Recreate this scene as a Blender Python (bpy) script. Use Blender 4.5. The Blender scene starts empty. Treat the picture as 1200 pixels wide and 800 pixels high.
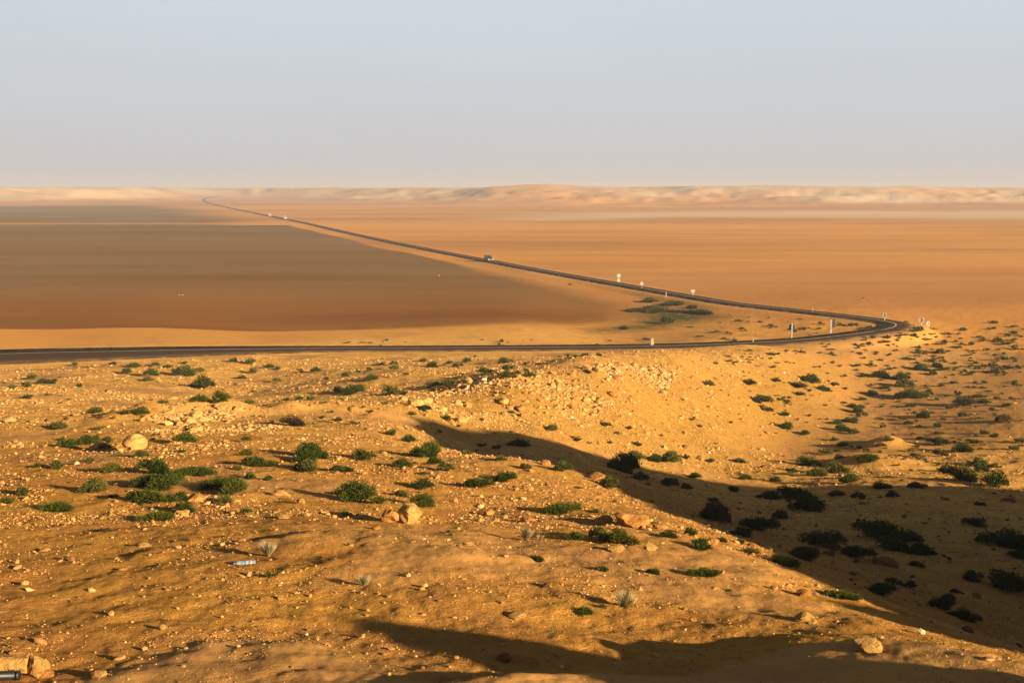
import bpy, bmesh, math, random
import numpy as np
from mathutils import Vector, Matrix

random.seed(7)
RNG = np.random.default_rng(11)
R = math.radians
S = bpy.context.scene
COL = S.collection

# ------------------------------------------------------------------ camera maths
F = 1300.0                     # focal length in photo pixels (photo 1200 x 800)
PITCH = math.atan(179.0 / F)   # horizon sits 179 px above the middle
CP, SP = math.cos(PITCH), math.sin(PITCH)
PLAIN = -24.0                  # the plain lies 24 m below the eye

def ray(px, py):
    xc, yc = (px - 600.0) / F, -(py - 400.0) / F
    return np.array([xc, CP + yc * SP, -SP + yc * CP])

def at_depth(px, py, D):
    d = ray(px, py)
    return d * (D / d[1])

def on_plain(px, py, z=PLAIN):
    d = ray(px, py)
    return d * (z / d[2])

# ------------------------------------------------------------------ noise
def _hash(ix, iy, seed):
    n = (ix.astype(np.int64) * 374761393 + iy.astype(np.int64) * 668265263 + seed * 982451653) & 0x7fffffff
    n = ((n ^ (n >> 13)) * 1274126177) & 0x7fffffff
    n = n ^ (n >> 16)
    return (n & 0xffff) / 65535.0

def vnoise(x, y, seed=0):
    x = np.asarray(x, float); y = np.asarray(y, float)
    ix, iy = np.floor(x), np.floor(y)
    fx, fy = x - ix, y - iy
    ux = fx * fx * fx * (fx * (fx * 6 - 15) + 10); uy = fy * fy * fy * (fy * (fy * 6 - 15) + 10)
    a = _hash(ix, iy, seed); b = _hash(ix + 1, iy, seed)
    c = _hash(ix, iy + 1, seed); d = _hash(ix + 1, iy + 1, seed)
    return (a + (b - a) * ux) * (1 - uy) + (c + (d - c) * ux) * uy - 0.5

def fbm(x, y, scale, octs, seed=0, gain=0.5):
    v, amp, f = 0.0, 1.0, 1.0 / scale
    ca, sa = 0.8, 0.6
    for k in range(octs):
        v = v + amp * vnoise(x * f + 17.3 * k, y * f - 9.1 * k, seed + k)
        x, y = ca * x - sa * y, sa * x + ca * y
        f *= 2.03; amp *= gain
    return v

def sstep(a, b, x):
    t = np.clip((x - a) / (b - a), 0, 1)
    return t * t * (3 - 2 * t)

# ------------------------------------------------------------------ terrain control points (px, py, depth)
CTRL_PIX = [
 (0,800,10),(0,660,16),(0,575,26),(0,520,40),(0,470,74),(0,455,98),(0,440,123),(0,429,137),
 (150,730,12.5),(150,600,22.5),(150,500,46),(150,450,108),(150,422,142),
 (300,800,10),(300,660,15.6),(300,575,26),(300,520,38),(300,490,58),(300,470,84),(300,450,114),(300,432,134),(300,415,150),
 (420,720,13),(420,600,22.5),(420,540,34),(420,500,50),(420,470,72),(420,447,98),(420,414,155),
 (500,800,10),(500,660,15.6),(500,575,27),(540,536,39),(540,529,52),(540,512,62),(500,540,36),(500,510,52),(500,480,66),(500,457,85),(500,440,98),(500,425,136),(500,413,158),
 (600,800,10),(600,700,14),(600,640,19),(600,590,26),(600,541,39),(600,533,52),(600,520,60),(600,508,65.5),(600,495,74),(600,470,77),(600,448,82.5),(600,431,110),(600,412,160),
 (700,800,10.2),(700,640,19),(700,590,27),(700,562,35),(700,554,50),(700,545,59),(700,530,72),(700,510,79),(700,480,86),(700,450,93),(700,430,100),(700,422,105),(700,415,140),(700,410,163),
 (800,800,10.5),(800,690,15.5),(800,640,20),(800,610,26),(800,590,45),(800,565,66),(800,545,80),(800,520,92),(800,490,100),(800,460,107),(800,435,116),(800,418,124),(800,409,160),
 (900,800,10),(900,720,14),(900,665,19),(900,630,34),(900,600,54),(900,570,72),(900,545,88),(900,520,103),(900,490,116),(900,460,128),(900,430,140),(900,412,150),(900,404,167),
 (1000,765,10.5),(1000,710,16),(1000,690,22),(1000,660,32),(1000,620,46),(1000,570,70),(1000,530,97),(1000,500,117),(1000,470,136),(1000,440,152),(1000,415,165),(1000,400,176),
 (1150,790,9.5),(1150,740,23),(1150,700,30),(1150,640,42),(1150,600,56),(1150,570,70),(1150,530,93),(1150,500,112),(1150,470,132),(1150,440,153),(1150,415,172),(1150,395,190),
]
CTRL_XYZ = [   # around and behind the camera, the ridge on the right out of frame, the plain
 (0,0,-1.7),(0,4.5,-2.9),(-4,5,-3.0),(4,5,-3.0),(-10,0,-2.0),(-25,0,-4),(-30,20,-6.5),(-60,40,-13),(0,-12,-0.6),(0,-40,-1),(-40,-40,-4),
 (15,-2,-1.7),(24,-6,-0.9),(12,8,-4.2),(16,16,-7.0),(24,25,-9.5),(28,8,-2.2),
 (36,4,-0.4),(37,18,0.2),(40,30,0.6),(60,33,-2.2),(80,34,-5.0),(100,36,-7),(50,10,0.5),(80,0,2),(60,-40,1),(30,-40,0),
 (44,48,-15),(60,62,-18.5),(90,62,-19.5),(120,70,-20),(90,110,-24),(120,160,-25),(140,40,-8),
 (-30,40,-9.5),(-55,75,-14.5),(-75,100,-19.0),(-110,100,-20),(-100,150,-23),(-100,60,-16),
 (-70,165,-24),(-40,170,-24),(0,180,-24),(40,190,-24),(-120,160,-24),(-80,220,-24),(0,220,-24),(60,215,-24.2),(100,210,-24.8),(140,220,-24.5),(0,300,-24),(120,300,-24),(-140,300,-24),
]
_c = [at_depth(*c) for c in CTRL_PIX] + [np.array(c, float) for c in CTRL_XYZ]
_c = np.array(_c)

def warp(x, y):
    r = np.sqrt(x * x + y * y) + 1e-6
    k = np.log1p(r / 6.0) / r
    return x * k, y * k

def _tps_solve(c, lam=0.0008):
    qx, qy = warp(c[:, 0], c[:, 1])
    n = len(c)
    d2 = (qx[:, None] - qx[None]) ** 2 + (qy[:, None] - qy[None]) ** 2
    K = 0.5 * d2 * np.log(d2 + 1e-12)
    A = np.zeros((n + 3, n + 3)); A[:n, :n] = K + lam * np.eye(n)
    P = np.stack([np.ones(n), qx, qy], 1)
    A[:n, n:] = P; A[n:, :n] = P.T
    b = np.concatenate([c[:, 2], [0, 0, 0]])
    return qx, qy, np.linalg.solve(A, b)
_QX, _QY, _W = _tps_solve(_c)

def tps(x, y):
    qx, qy = warp(x, y)
    out = np.full(x.shape, _W[-3]) + _W[-2] * qx + _W[-1] * qy
    for i in range(len(_QX)):
        d2 = (qx - _QX[i]) ** 2 + (qy - _QY[i]) ** 2
        out += _W[i] * 0.5 * d2 * np.log(d2 + 1e-12)
    return out

# ------------------------------------------------------------------ the road's centre line
def catmull(pts, n):
    pts = [np.array(p, float) for p in pts]
    P = [2 * pts[0] - pts[1]] + pts + [2 * pts[-1] - pts[-2]]
    out = []
    for i in range(1, len(P) - 2):
        seg = np.linalg.norm(P[i + 1] - P[i])
        m = max(2, int(seg / n)) if seg < 400 else max(2, int(seg / (n * 4)))
        for k in range(m):
            t = k / m
            a, b, c, d = P[i - 1], P[i], P[i + 1], P[i + 2]
            out.append(0.5 * ((2 * b) + (c - a) * t + (2 * a - 5 * b + 4 * c - d) * t * t + (3 * b - a - 3 * c + d) * t ** 3))
    out.append(P[-2])
    return np.array(out)

ROADZ = PLAIN + 0.35
_rp = [np.array([-145, 85, -19.2]), np.array([-120, 112, -20.3]), np.array([-93, 132, -21.2])]
_rp += [at_depth(0, 417.2, 146), at_depth(100, 414.4, 152), at_depth(200, 411.5, 157), at_depth(300, 409.4, 161), at_depth(400, 408.2, 164)]
_rp += [on_plain(px, py, ROADZ) for px, py in [(500,407.8),(650,406.9),(760,405.8),(850,403.2),(930,399),(985,393.5),(1025,388.3),(1046,384),(1050,380.2),(1040,377),(1015,373.2),
        (975,368.4),(920,362.4),(860,355.6),(812,348),(760,339),(725,333),(680,325.2),(620,314.5),(576,306.2),(540,299.5),(500,291.8),(450,281.8),(400,271),(360,261.8),(325,254.8),(300,249.8),(270,243.8)]]
_rp += [on_plain(252,240.0, ROADZ), on_plain(241,236.6, ROADZ), at_depth(238.6,234.4,2330), at_depth(244,231.8,2500), at_depth(262,229.6,2680), at_depth(290,228.2,2850), at_depth(330,227.2,3050)]
ROAD = catmull(_rp, 3.0)
ROAD_W = 5.7
_rx = np.clip((-24.0 - ROAD[:, 0]) / 38.0, 0, 1) ** 1.3 * (ROAD[:, 1] < 175)      # 1 on the climb at the left, where the road widens and banks
ROAD_HW = 0.5 * (ROAD_W + 8.4 * _rx)
ROAD_BANK = 0.0 * _rx
_ra, _rb = ROAD[:-1], ROAD[1:]

def road_dist(x, y):
    """distance to the centre line and the road's height there"""
    shp = x.shape; x = x.ravel(); y = y.ravel()
    best = np.full(x.shape, 1e9); bz = np.zeros(x.shape); bw = np.full(x.shape, ROAD_W / 2)
    # coarse cut: walk the road in blocks, testing only points near each block
    step = 24
    for s in range(0, len(ROAD) - 1, step):
        blk = ROAD[s:s + step + 1]
        lo, hi = blk[:, :2].min(0) - 34, blk[:, :2].max(0) + 34
        idx = np.nonzero((x > lo[0]) & (x < hi[0]) & (y > lo[1]) & (y < hi[1]))[0]
        if not len(idx): continue
        X, Y = x[idx], y[idx]
        for i in range(len(blk) - 1):
            a, b = blk[i], blk[i + 1]
            dx, dy = b[0] - a[0], b[1] - a[1]
            t = np.clip(((X - a[0]) * dx + (Y - a[1]) * dy) / (dx * dx + dy * dy + 1e-9), 0, 1)
            d = np.hypot(X - a[0] - t * dx, Y - a[1] - t * dy)
            m = d < best[idx]
            bi = idx[m]
            best[bi] = d[m]; hw = ROAD_HW[s + i]
            sd = ((X - a[0]) * dy - (Y - a[1]) * dx)[m] / math.hypot(dx, dy)
            bz[bi] = a[2] + t[m] * (b[2] - a[2]) + ROAD_BANK[s + i] * np.clip(sd, -hw, hw); bw[bi] = hw
    return (best - bw + ROAD_W / 2).reshape(shp), bz.reshape(shp)

# ------------------------------------------------------------------ small landforms of the hillside
_lip = np.array([at_depth(*p) for p in [(520,812,9.3),(690,793,9.9),(830,778,10.3),(930,764,10.6),(1010,757,10.7),(1080,768,10.3),(1200,789,9.7),(1330,800,9.6)]])
_lip2 = np.array([at_depth(*p) for p in [(60,815,9.4),(150,788,10.1),(250,754,11.3),(330,752,11.4),(390,770,10.8),(430,800,10)]])
_lip3 = np.array([at_depth(*p) for p in [(340,628,17.5),(370,612,18.6),(450,612,18.6),(520,640,16.9)]])
_heap = np.array([at_depth(*p) for p in [(140,503,51),(200,495,54),(270,489,57),(330,489,58)]])

def ridge(x, y, line, wid_near, wid_far):
    best = np.full(x.shape, 1e9); side = np.zeros(x.shape)
    for a, b in zip(line[:-1], line[1:]):
        dx, dy = b[0] - a[0], b[1] - a[1]
        t = np.clip(((x - a[0]) * dx + (y - a[1]) * dy) / (dx * dx + dy * dy), 0, 1)
        ex, ey = x - a[0] - t * dx, y - a[1] - t * dy
        d = np.hypot(ex, ey)
        m = d < best
        best = np.where(m, d, best); side = np.where(m, np.sign(ey), side)
    w = np.where(side > 0, wid_far, wid_near)
    return np.exp(-(best / w) ** 2)

MOUNDS = [  # x, y, radius, height: first, unseen mounds beside the camera added to cast the foreground shadow
 (7.9, 5.4, 1.08, 1.5), (16, 7, 1.8, 1.0), (21, 8.5, 3.0, 1.0),
 (34.6, 101, 2.0, 1.0), (36.2, 104, 1.3, .7), (29.3, 88.5, 3.0, .8),      # pale wind-blown mounds on the valley floor
]

def hill_noise(x, y, r):
    n = 0.42 * fbm(x, y, 14.0, 3, 3) * sstep(10, 40, r)
    n = n + 0.085 * fbm(x, y, 3.6, 3, 11) * sstep(4, 20, r) ** 0.5
    n = n + 0.065 * fbm(x, y, 0.8, 4, 23, .6) + 0.08 * np.minimum(r / 60, 1.5) * fbm(x, y, 1.5, 2, 29)
    # roughness out of frame, added to break up shadow edges of ridge and mounds
    out = sstep(.62, .8, x / np.maximum(y, .5)) * (r > 5.5)
    n = n + out * (0.95 * fbm(x, y, 4.2, 4, 31, .6) * sstep(18, 32, r) + 0.22 * fbm(x, y, 1.5, 3, 37))
    return n

_RU = np.linspace(-1.6, 1.6, 1281)
_RB = np.interp(_RU, [-1.2,-.6,-.46,-.36,-.30,-.27,-.24,-.15,-.06,-.02,.03,.10,.2,.3,.4,.46,.7,1.2],
                     [1500,1500,1650,1800,2150,2350,2350,1900,1560,1330,1220,1300,1350,1300,1380,1360,1300,1200])
_kk = np.exp(-(np.arange(-60, 61) / 24.0) ** 2)
_RB = np.convolve(np.pad(_RB, 60, mode='edge'), _kk / _kk.sum(), mode='valid')

def rim_base(x, y):
    """how far away the foot of the escarpment is, by direction"""
    u = x / np.maximum(y, 1.0)
    return np.interp(u, _RU, _RB)

def height(x, y, road=True):
    x = np.asarray(x, float); y = np.asarray(y, float)
    r = np.hypot(x, y)
    z = np.full(x.shape, PLAIN)
    near = (r < 420)
    if near.any():
        xn, yn, rn = x[near], y[near], r[near]
        zz = tps(xn, yn)
        w = sstep(195, 320, rn)
        zz = zz * (1 - w) + PLAIN * w
        rough = 1 - sstep(-21.5, -24.0, zz) * (0.86 - .45 * sstep(10, 40, xn))
        rough = rough * (1 - sstep(190, 330, rn))
        zz = zz + hill_noise(xn, yn, rn) * rough
        zz = zz + 0.15 * ridge(xn, yn, _lip, 0.75, 0.32) + 0.05 * ridge(xn, yn, _lip2, 0.9, 0.35) + 0.10 * ridge(xn, yn, _lip3, 1.0, 0.4) + 0.5 * ridge(xn, yn, _heap, 2.5, 4.0) * (1 + 1.2 * fbm(xn, yn, 2.2, 2, 19))
        for mx, my, mr, mh in MOUNDS:
            zz = zz + mh * np.exp(-((xn - mx) ** 2 + (yn - my) ** 2) / mr ** 2)
        z[near] = zz
    far = r > 320
    if far.any():
        xf, yf, rf = x[far], y[far], r[far]
        zf = PLAIN + 0.25 * fbm(xf, yf, 120, 3, 41) * sstep(320, 520, rf)
        b = rim_base(xf, yf)
        wv = fbm(xf, yf, 420, 4, 51) * 240 + fbm(xf, yf, 110, 4, 57, .6) * 125
        uu = xf / np.maximum(yf, 1.0)
        wv = wv * (1 - .8 * np.exp(-((uu + .262) / .03) ** 2))
        t = np.clip((rf - b + wv - 60) / (640.0 + 500 * np.exp(-((uu + .262) / .04) ** 2)), 0, 1.4)
        lift = 25.0 * (0.40 * sstep(0.0, 0.8, t) + 0.60 * sstep(0.35, 0.95, t))
        lift = lift + (3.0 * fbm(xf, yf, 140, 4, 61, .55) * sstep(0.1, 0.5, t) * (1 - sstep(0.9, 1.3, t)))
        lift = lift + sstep(0.9, 1.3, t) * 2.2 * fbm(xf, yf, 900, 3, 71)
        # the knob on the skyline right of the middle
        for kx, ky, kr, kh in [(58, 1960, 75, 5.5), (470, 2050, 130, 4.0), (-20, 1700, 70, 2.0), (-160, 1760, 90, 1.5), (520, 1800, 150, 2.5), (300, 1900, 140, 2.5)]:
            lift = lift + kh * np.exp(-((xf - kx) ** 2 + (yf - ky) ** 2) / kr ** 2)
        zf = zf + lift * np.where(yf > 100, 1.0, 0.6)
        z[far] = np.where(rf < 420, np.minimum(z[far], zf) , zf)
    if road:
        d, rz = road_dist(x, y)
        m = d < 30
        if m.any():
            wide = np.where(r > 1500, 26.0, np.where(r > 400, 7.0, np.where(x < -25, 9.0, 5.0)))
            w = 1 - sstep(ROAD_W * 0.5 + 0.9, ROAD_W * 0.5 + wide, d)
            z = np.where(m, z * (1 - w) + (rz - 0.14) * w, z)
    return z

def ground_at(px, py, dmin=4.0, dmax=5000.0):
    """where the sight line through a photo pixel meets the ground"""
    d = ray(px, py); d = d / d[1]
    D = np.geomspace(dmin, dmax, 900)
    g = height(D * d[0], D) - D * d[2]
    k = np.nonzero(g >= 0)[0]
    if not len(k) or k[0] == 0:
        return None
    a, b = D[k[0] - 1], D[k[0]]
    t = np.linspace(a, b, 24)
    g = height(t * d[0], t) - t * d[2]
    k = np.nonzero(g >= 0)[0]
    t = t[k[0]] if len(k) else b
    return np.array([t * d[0], t, float(height(np.array([t * d[0]]), np.array([t]))[0])])
# ------------------------------------------------------------------ materials
def mat(name):
    m = bpy.data.materials.new(name); m.use_nodes = True
    nt = m.node_tree
    b = nt.nodes['Principled BSDF']
    b.inputs['Roughness'].default_value = 0.9
    b.inputs['Specular IOR Level'].default_value = 0.15
    return m, nt, b

def nd(nt, typ, **kw):
    n = nt.nodes.new(typ)
    for k, v in kw.items(): setattr(n, k, v)
    return n

def mixc(nt, fac, a, b, blend='MIX'):
    n = nd(nt, 'ShaderNodeMix', data_type='RGBA', blend_type=blend)
    for s, v in ((0, fac), (6, a), (7, b)):
        if hasattr(v, 'default_value') or hasattr(v, 'links'): nt.links.new(v, n.inputs[s])
        elif s == 0: n.inputs[0].default_value = v
        else: n.inputs[s].default_value = (*v, 1)
    return n.outputs[2]

def noise(nt, vec, scale, detail=4, rough=0.55, dist=0.0):
    n = nd(nt, 'ShaderNodeTexNoise'); nt.links.new(vec, n.inputs['Vector'])
    n.inputs['Scale'].default_value = scale; n.inputs['Detail'].default_value = detail
    n.inputs['Roughness'].default_value = rough; n.inputs['Distortion'].default_value = dist
    return n.outputs['Fac']

def ramp(nt, fac, a, b):
    n = nd(nt, 'ShaderNodeMapRange', interpolation_type='SMOOTHSTEP'); nt.links.new(fac, n.inputs[0])
    n.inputs[1].default_value = a; n.inputs[2].default_value = b
    return n.outputs[0]

def math_(nt, op, a, b):
    n = nd(nt, 'ShaderNodeMath', operation=op)
    for i, v in enumerate((a, b)):
        if hasattr(v, 'links'): nt.links.new(v, n.inputs[i])
        else: n.inputs[i].default_value = v
    return n.outputs[0]

def mapping(nt, vec, sc):
    n = nd(nt, 'ShaderNodeMapping'); nt.links.new(vec, n.inputs[0]); n.inputs['Scale'].default_value = sc
    return n.outputs[0]

def attr(nt, name, what='Fac'):
    n = nd(nt, 'ShaderNodeAttribute', attribute_name=name)
    return n.outputs[what]

# albedos of the place (linear)
SAND_HILL = (0.54, 0.272, 0.055)
SAND_DUNE = (0.44, 0.235, 0.070)
GRIT_DARK = (0.21, 0.092, 0.028)
SAND_BANK = (0.42, 0.238, 0.050)
PLAIN_ORANGE = (0.53, 0.245, 0.044)
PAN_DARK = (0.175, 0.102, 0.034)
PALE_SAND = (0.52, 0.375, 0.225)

def ground_material():
    m, nt, b = mat('desert_ground')
    geo = nd(nt, 'ShaderNodeNewGeometry'); P = geo.outputs['Position']
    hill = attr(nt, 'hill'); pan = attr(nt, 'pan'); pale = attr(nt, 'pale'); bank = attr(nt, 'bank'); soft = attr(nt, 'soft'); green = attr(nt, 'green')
    # hillside: sand with grit
    c = mixc(nt, ramp(nt, noise(nt, P, 0.35, 5, .6), .35, .68), SAND_HILL, (0.40, 0.185, 0.048))
    c = mixc(nt, attr(nt, 'gold'), c, mixc(nt, ramp(nt, noise(nt, P, 0.5, 5, .65), .35, .68), (0.66, 0.375, 0.095), (0.52, 0.265, 0.062)))
    c = mixc(nt, math_(nt, 'MULTIPLY', ramp(nt, noise(nt, P, 3.6, 6, .82), .50, .66), 0.6), c, GRIT_DARK)
    c = mixc(nt, math_(nt, 'MULTIPLY', ramp(nt, noise(nt, P, 6.5, 5, .8), .57, .67), 0.75), c, (0.58, 0.38, 0.15))
    c = mixc(nt, bank, c, mixc(nt, ramp(nt, noise(nt, P, 1.6, 4, .65), .35, .7), SAND_BANK, (0.31, 0.155, 0.033)))
    c = mixc(nt, soft, c, mixc(nt, ramp(nt, noise(nt, P, 2.5, 3, .6), .3, .7), SAND_DUNE, (0.36, 0.19, 0.068)))
    # plain: long wind streaks running across the view
    st1 = noise(nt, mapping(nt, P, (0.0020, 0.0075, 0.02)), 1.0, 6, .62, .4)
    st2 = noise(nt, mapping(nt, P, (0.004, 0.022, 0.02)), 1.0, 5, .6, .3)
    p = mixc(nt, ramp(nt, st1, .36, .62), PLAIN_ORANGE, (0.36, 0.165, 0.050))
    p = mixc(nt, math_(nt, 'MULTIPLY', ramp(nt, st2, .42, .75), .38), p, (0.58, 0.320, 0.110))
    gr = noise(nt, mapping(nt, P, (0.10, 0.35, .1)), 1.0, 6, .75)
    p = mixc(nt, math_(nt, 'MULTIPLY', ramp(nt, gr, .50, .74), .28), p, (0.33, 0.150, 0.040))
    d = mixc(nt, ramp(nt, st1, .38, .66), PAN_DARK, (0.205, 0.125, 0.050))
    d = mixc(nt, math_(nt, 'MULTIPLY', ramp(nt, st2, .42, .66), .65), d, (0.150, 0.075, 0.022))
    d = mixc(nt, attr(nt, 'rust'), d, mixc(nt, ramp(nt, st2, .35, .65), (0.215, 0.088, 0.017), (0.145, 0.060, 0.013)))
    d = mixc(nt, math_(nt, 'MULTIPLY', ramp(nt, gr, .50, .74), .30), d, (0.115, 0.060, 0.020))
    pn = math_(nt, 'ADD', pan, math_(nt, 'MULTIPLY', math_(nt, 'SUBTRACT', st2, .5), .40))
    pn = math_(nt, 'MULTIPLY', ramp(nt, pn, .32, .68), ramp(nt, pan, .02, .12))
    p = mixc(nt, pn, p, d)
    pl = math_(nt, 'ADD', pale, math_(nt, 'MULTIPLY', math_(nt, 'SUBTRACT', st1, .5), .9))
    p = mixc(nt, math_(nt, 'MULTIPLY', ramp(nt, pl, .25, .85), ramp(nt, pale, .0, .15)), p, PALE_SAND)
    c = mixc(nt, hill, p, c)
    c = mixc(nt, math_(nt, 'MULTIPLY', green, ramp(nt, noise(nt, P, .5, 4, .7), .25, .5)), c, (0.060, 0.058, 0.015))
    nt.links.new(c, b.inputs['Base Color'])
    b.inputs['Roughness'].default_value = 1.0; b.inputs['Specular IOR Level'].default_value = 0.0
    # relief finer than the mesh
    h1 = noise(nt, P, 4.0, 6, .78); h2 = noise(nt, P, 30.0, 3, .65)
    hh = math_(nt, 'ADD', math_(nt, 'MULTIPLY', h1, 0.30), math_(nt, 'MULTIPLY', h2, 0.035))
    bp = nd(nt, 'ShaderNodeBump'); nt.links.new(hh, bp.inputs['Height']); bp.inputs['Distance'].default_value = 1.0
    k = math_(nt, 'MULTIPLY', math_(nt, 'SUBTRACT', 1.0, math_(nt, 'MULTIPLY', soft, .8)), math_(nt, 'MULTIPLY', hill, .8))
    nt.links.new(k, bp.inputs['Strength'])
    nt.links.new(bp.outputs[0], b.inputs['Normal'])
    return m

def simple_mat(name, rgb, rough=0.8, spec=0.2, var=0.0, scale=4.0, metallic=0.0, bump=0.0, bscale=30, dark=None):
    m, nt, b = mat(name)
    b.inputs['Roughness'].default_value = rough; b.inputs['Specular IOR Level'].default_value = spec; b.inputs['Metallic'].default_value = metallic
    tc = nd(nt, 'ShaderNodeTexCoord').outputs['Object']
    d = dark or tuple(v * (1 - var) for v in rgb)
    nt.links.new(mixc(nt, ramp(nt, noise(nt, tc, scale, 5, .6), .35, .68), rgb, d), b.inputs['Base Color'])
    if bump:
        bp = nd(nt, 'ShaderNodeBump'); nt.links.new(noise(nt, tc, bscale, 5, .65), bp.inputs['Height'])
        bp.inputs['Strength'].default_value = bump; bp.inputs['Distance'].default_value = .05
        nt.links.new(bp.outputs[0], b.inputs['Normal'])
    return m

def rock_material(name, rgb, rgb2):
    m, nt, b = mat(name)
    tc = nd(nt, 'ShaderNodeTexCoord').outputs['Object']
    rnd = nd(nt, 'ShaderNodeObjectInfo').outputs['Random']
    c = mixc(nt, ramp(nt, noise(nt, tc, 2.2, 6, .65, .6), .36, .66), rgb, rgb2)
    c = mixc(nt, math_(nt, 'MULTIPLY', rnd, .35), c, tuple(v * .62 for v in rgb2))
    c = mixc(nt, math_(nt, 'MULTIPLY', ramp(nt, noise(nt, tc, 9, 4, .7), .6, .72), .5), c, tuple(v * .45 for v in rgb2))
    nt.links.new(c, b.inputs['Base Color'])
    bp = nd(nt, 'ShaderNodeBump'); nt.links.new(noise(nt, tc, 7, 6, .7), bp.inputs['Height'])
    bp.inputs['Strength'].default_value = .7; bp.inputs['Distance'].default_value = .12
    nt.links.new(bp.outputs[0], b.inputs['Normal'])
    b.inputs['Roughness'].default_value = .95; b.inputs['Specular IOR Level'].default_value = .08
    return m

def leaf_material(name, rgb, rgb2, trans=0.15):
    m, nt, b = mat(name)
    rnd = nd(nt, 'ShaderNodeObjectInfo').outputs['Random']
    tone = attr(nt, 'tone')
    c = mixc(nt, tone, rgb, rgb2)
    c = mixc(nt, math_(nt, 'MULTIPLY', rnd, .3), c, (0.085, 0.072, 0.014))
    nt.links.new(c, b.inputs['Base Color'])
    b.inputs['Roughness'].default_value = .8; b.inputs['Specular IOR Level'].default_value = .04
    tr = nd(nt, 'ShaderNodeBsdfTranslucent'); nt.links.new(c, tr.inputs[0])
    mx = nd(nt, 'ShaderNodeMixShader'); mx.inputs[0].default_value = trans
    nt.links.new(b.outputs[0], mx.inputs[1]); nt.links.new(tr.outputs[0], mx.inputs[2])
    nt.links.new(mx.outputs[0], nt.nodes['Material Output'].inputs[0])
    return m

def road_material():
    m, nt, b = mat('worn_asphalt')
    P = nd(nt, 'ShaderNodeNewGeometry').outputs['Position']
    v = attr(nt, 'across')       # -1 .. 1 across the road
    e = ramp(nt, math_(nt, 'ABSOLUTE', v, 0), .62, 1.0)
    c = mixc(nt, ramp(nt, noise(nt, P, .6, 5, .65), .35, .7), (0.030, 0.018, 0.011), (0.046, 0.028, 0.016))
    e = math_(nt, 'MULTIPLY', e, ramp(nt, noise(nt, P, .35, 6, .72), .42, .60))
    c = mixc(nt, e, c, (0.36, 0.22, 0.10))
    c = mixc(nt, math_(nt, 'MULTIPLY', ramp(nt, v, -.40, -.10), .75), c, (0.066, 0.040, 0.022))
    nt.links.new(c, b.inputs['Base Color']); b.inputs['Roughness'].default_value = 1.0; b.inputs['Specular IOR Level'].default_value = 0.0
    return m

M = {}
M['ground'] = ground_material()
M['road'] = road_material()
M['line'] = simple_mat('worn_road_paint', (0.55, 0.48, 0.38), .8, .1, .35, 1.2)
M['rock_pale'] = rock_material('pale_limestone', (0.50, 0.30, 0.095), (0.38, 0.200, 0.055))
M['rock_orange'] = rock_material('orange_stone', (0.46, 0.22, 0.058), (0.34, 0.15, 0.040))
M['rock_red'] = rock_material('rust_red_stone', (0.24, 0.090, 0.035), (0.17, 0.065, 0.026))
M['leaf_dark'] = leaf_material('dark_green_leaves', (0.018, 0.034, 0.006), (0.050, 0.072, 0.011))
M['leaf_green'] = leaf_material('fresh_green_leaves', (0.030, 0.050, 0.007), (0.080, 0.100, 0.015))
M['leaf_olive'] = leaf_material('olive_leaves', (0.050, 0.058, 0.012), (0.105, 0.105, 0.024))
M['leaf_brown'] = leaf_material('brown_dry_leaves', (0.050, 0.036, 0.016), (0.090, 0.062, 0.026))
M['leaf_grey'] = leaf_material('grey_dry_stalks', (0.30, 0.25, 0.13), (0.44, 0.37, 0.21))
M['stem'] = simple_mat('woody_stems', (0.11, 0.075, 0.040), .9, .1, .4, 6)
M['white'] = simple_mat('white_sign_paint', (0.42, 0.40, 0.35), .5, .3, .12, 3)
M['galv'] = simple_mat('galvanised_steel', (0.62, 0.58, 0.50), .55, .4, .2, 5, metallic=.2)
M['signback'] = simple_mat('dull_grey_sign_back', (0.055, 0.055, 0.058), .6, .3, .2, 5)
M['black'] = simple_mat('black_paint', (0.02, 0.02, 0.02), .5, .3, .1, 5)
M['red'] = simple_mat('red_sign_border', (0.45, 0.05, 0.03), .5, .3, .1, 5)
M['vanpaint'] = simple_mat('white_van_paint', (0.74, 0.72, 0.68), .35, .5, .08, 2)
M['carpaint'] = simple_mat('silver_car_paint', (0.07, 0.07, 0.075), .35, .5, .08, 2)
M['glass'] = simple_mat('dark_car_glass', (0.012, 0.013, 0.015), .08, .5, .0, 2)
M['rubber'] = simple_mat('tyre_rubber', (0.02, 0.019, 0.018), .9, .1, .2, 5)
M['chrome'] = simple_mat('wheel_metal', (0.45, 0.44, 0.42), .35, .5, .1, 5, metallic=.8)
M['lamp'] = simple_mat('headlamp_lens', (0.75, 0.75, 0.72), .15, .5, .0, 5)
M['concrete'] = simple_mat('whitewashed_concrete', (0.36, 0.29, 0.20), .9, .1, .3, 4, bump=.4)
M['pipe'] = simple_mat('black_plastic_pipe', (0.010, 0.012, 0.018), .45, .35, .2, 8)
M['bottle'] = simple_mat('cloudy_clear_plastic', (0.26, 0.29, 0.30), .25, .5, .15, 8)
M['cap'] = simple_mat('blue_plastic', (0.03, 0.20, 0.36), .4, .4, .1, 8)
M['label'] = simple_mat('faded_blue_wrap', (0.10, 0.22, 0.30), .5, .3, .2, 8)

# ------------------------------------------------------------------ helpers
def link(o, parent=None):
    COL.objects.link(o)
    if parent is not None: o.parent = parent
    return o

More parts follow.
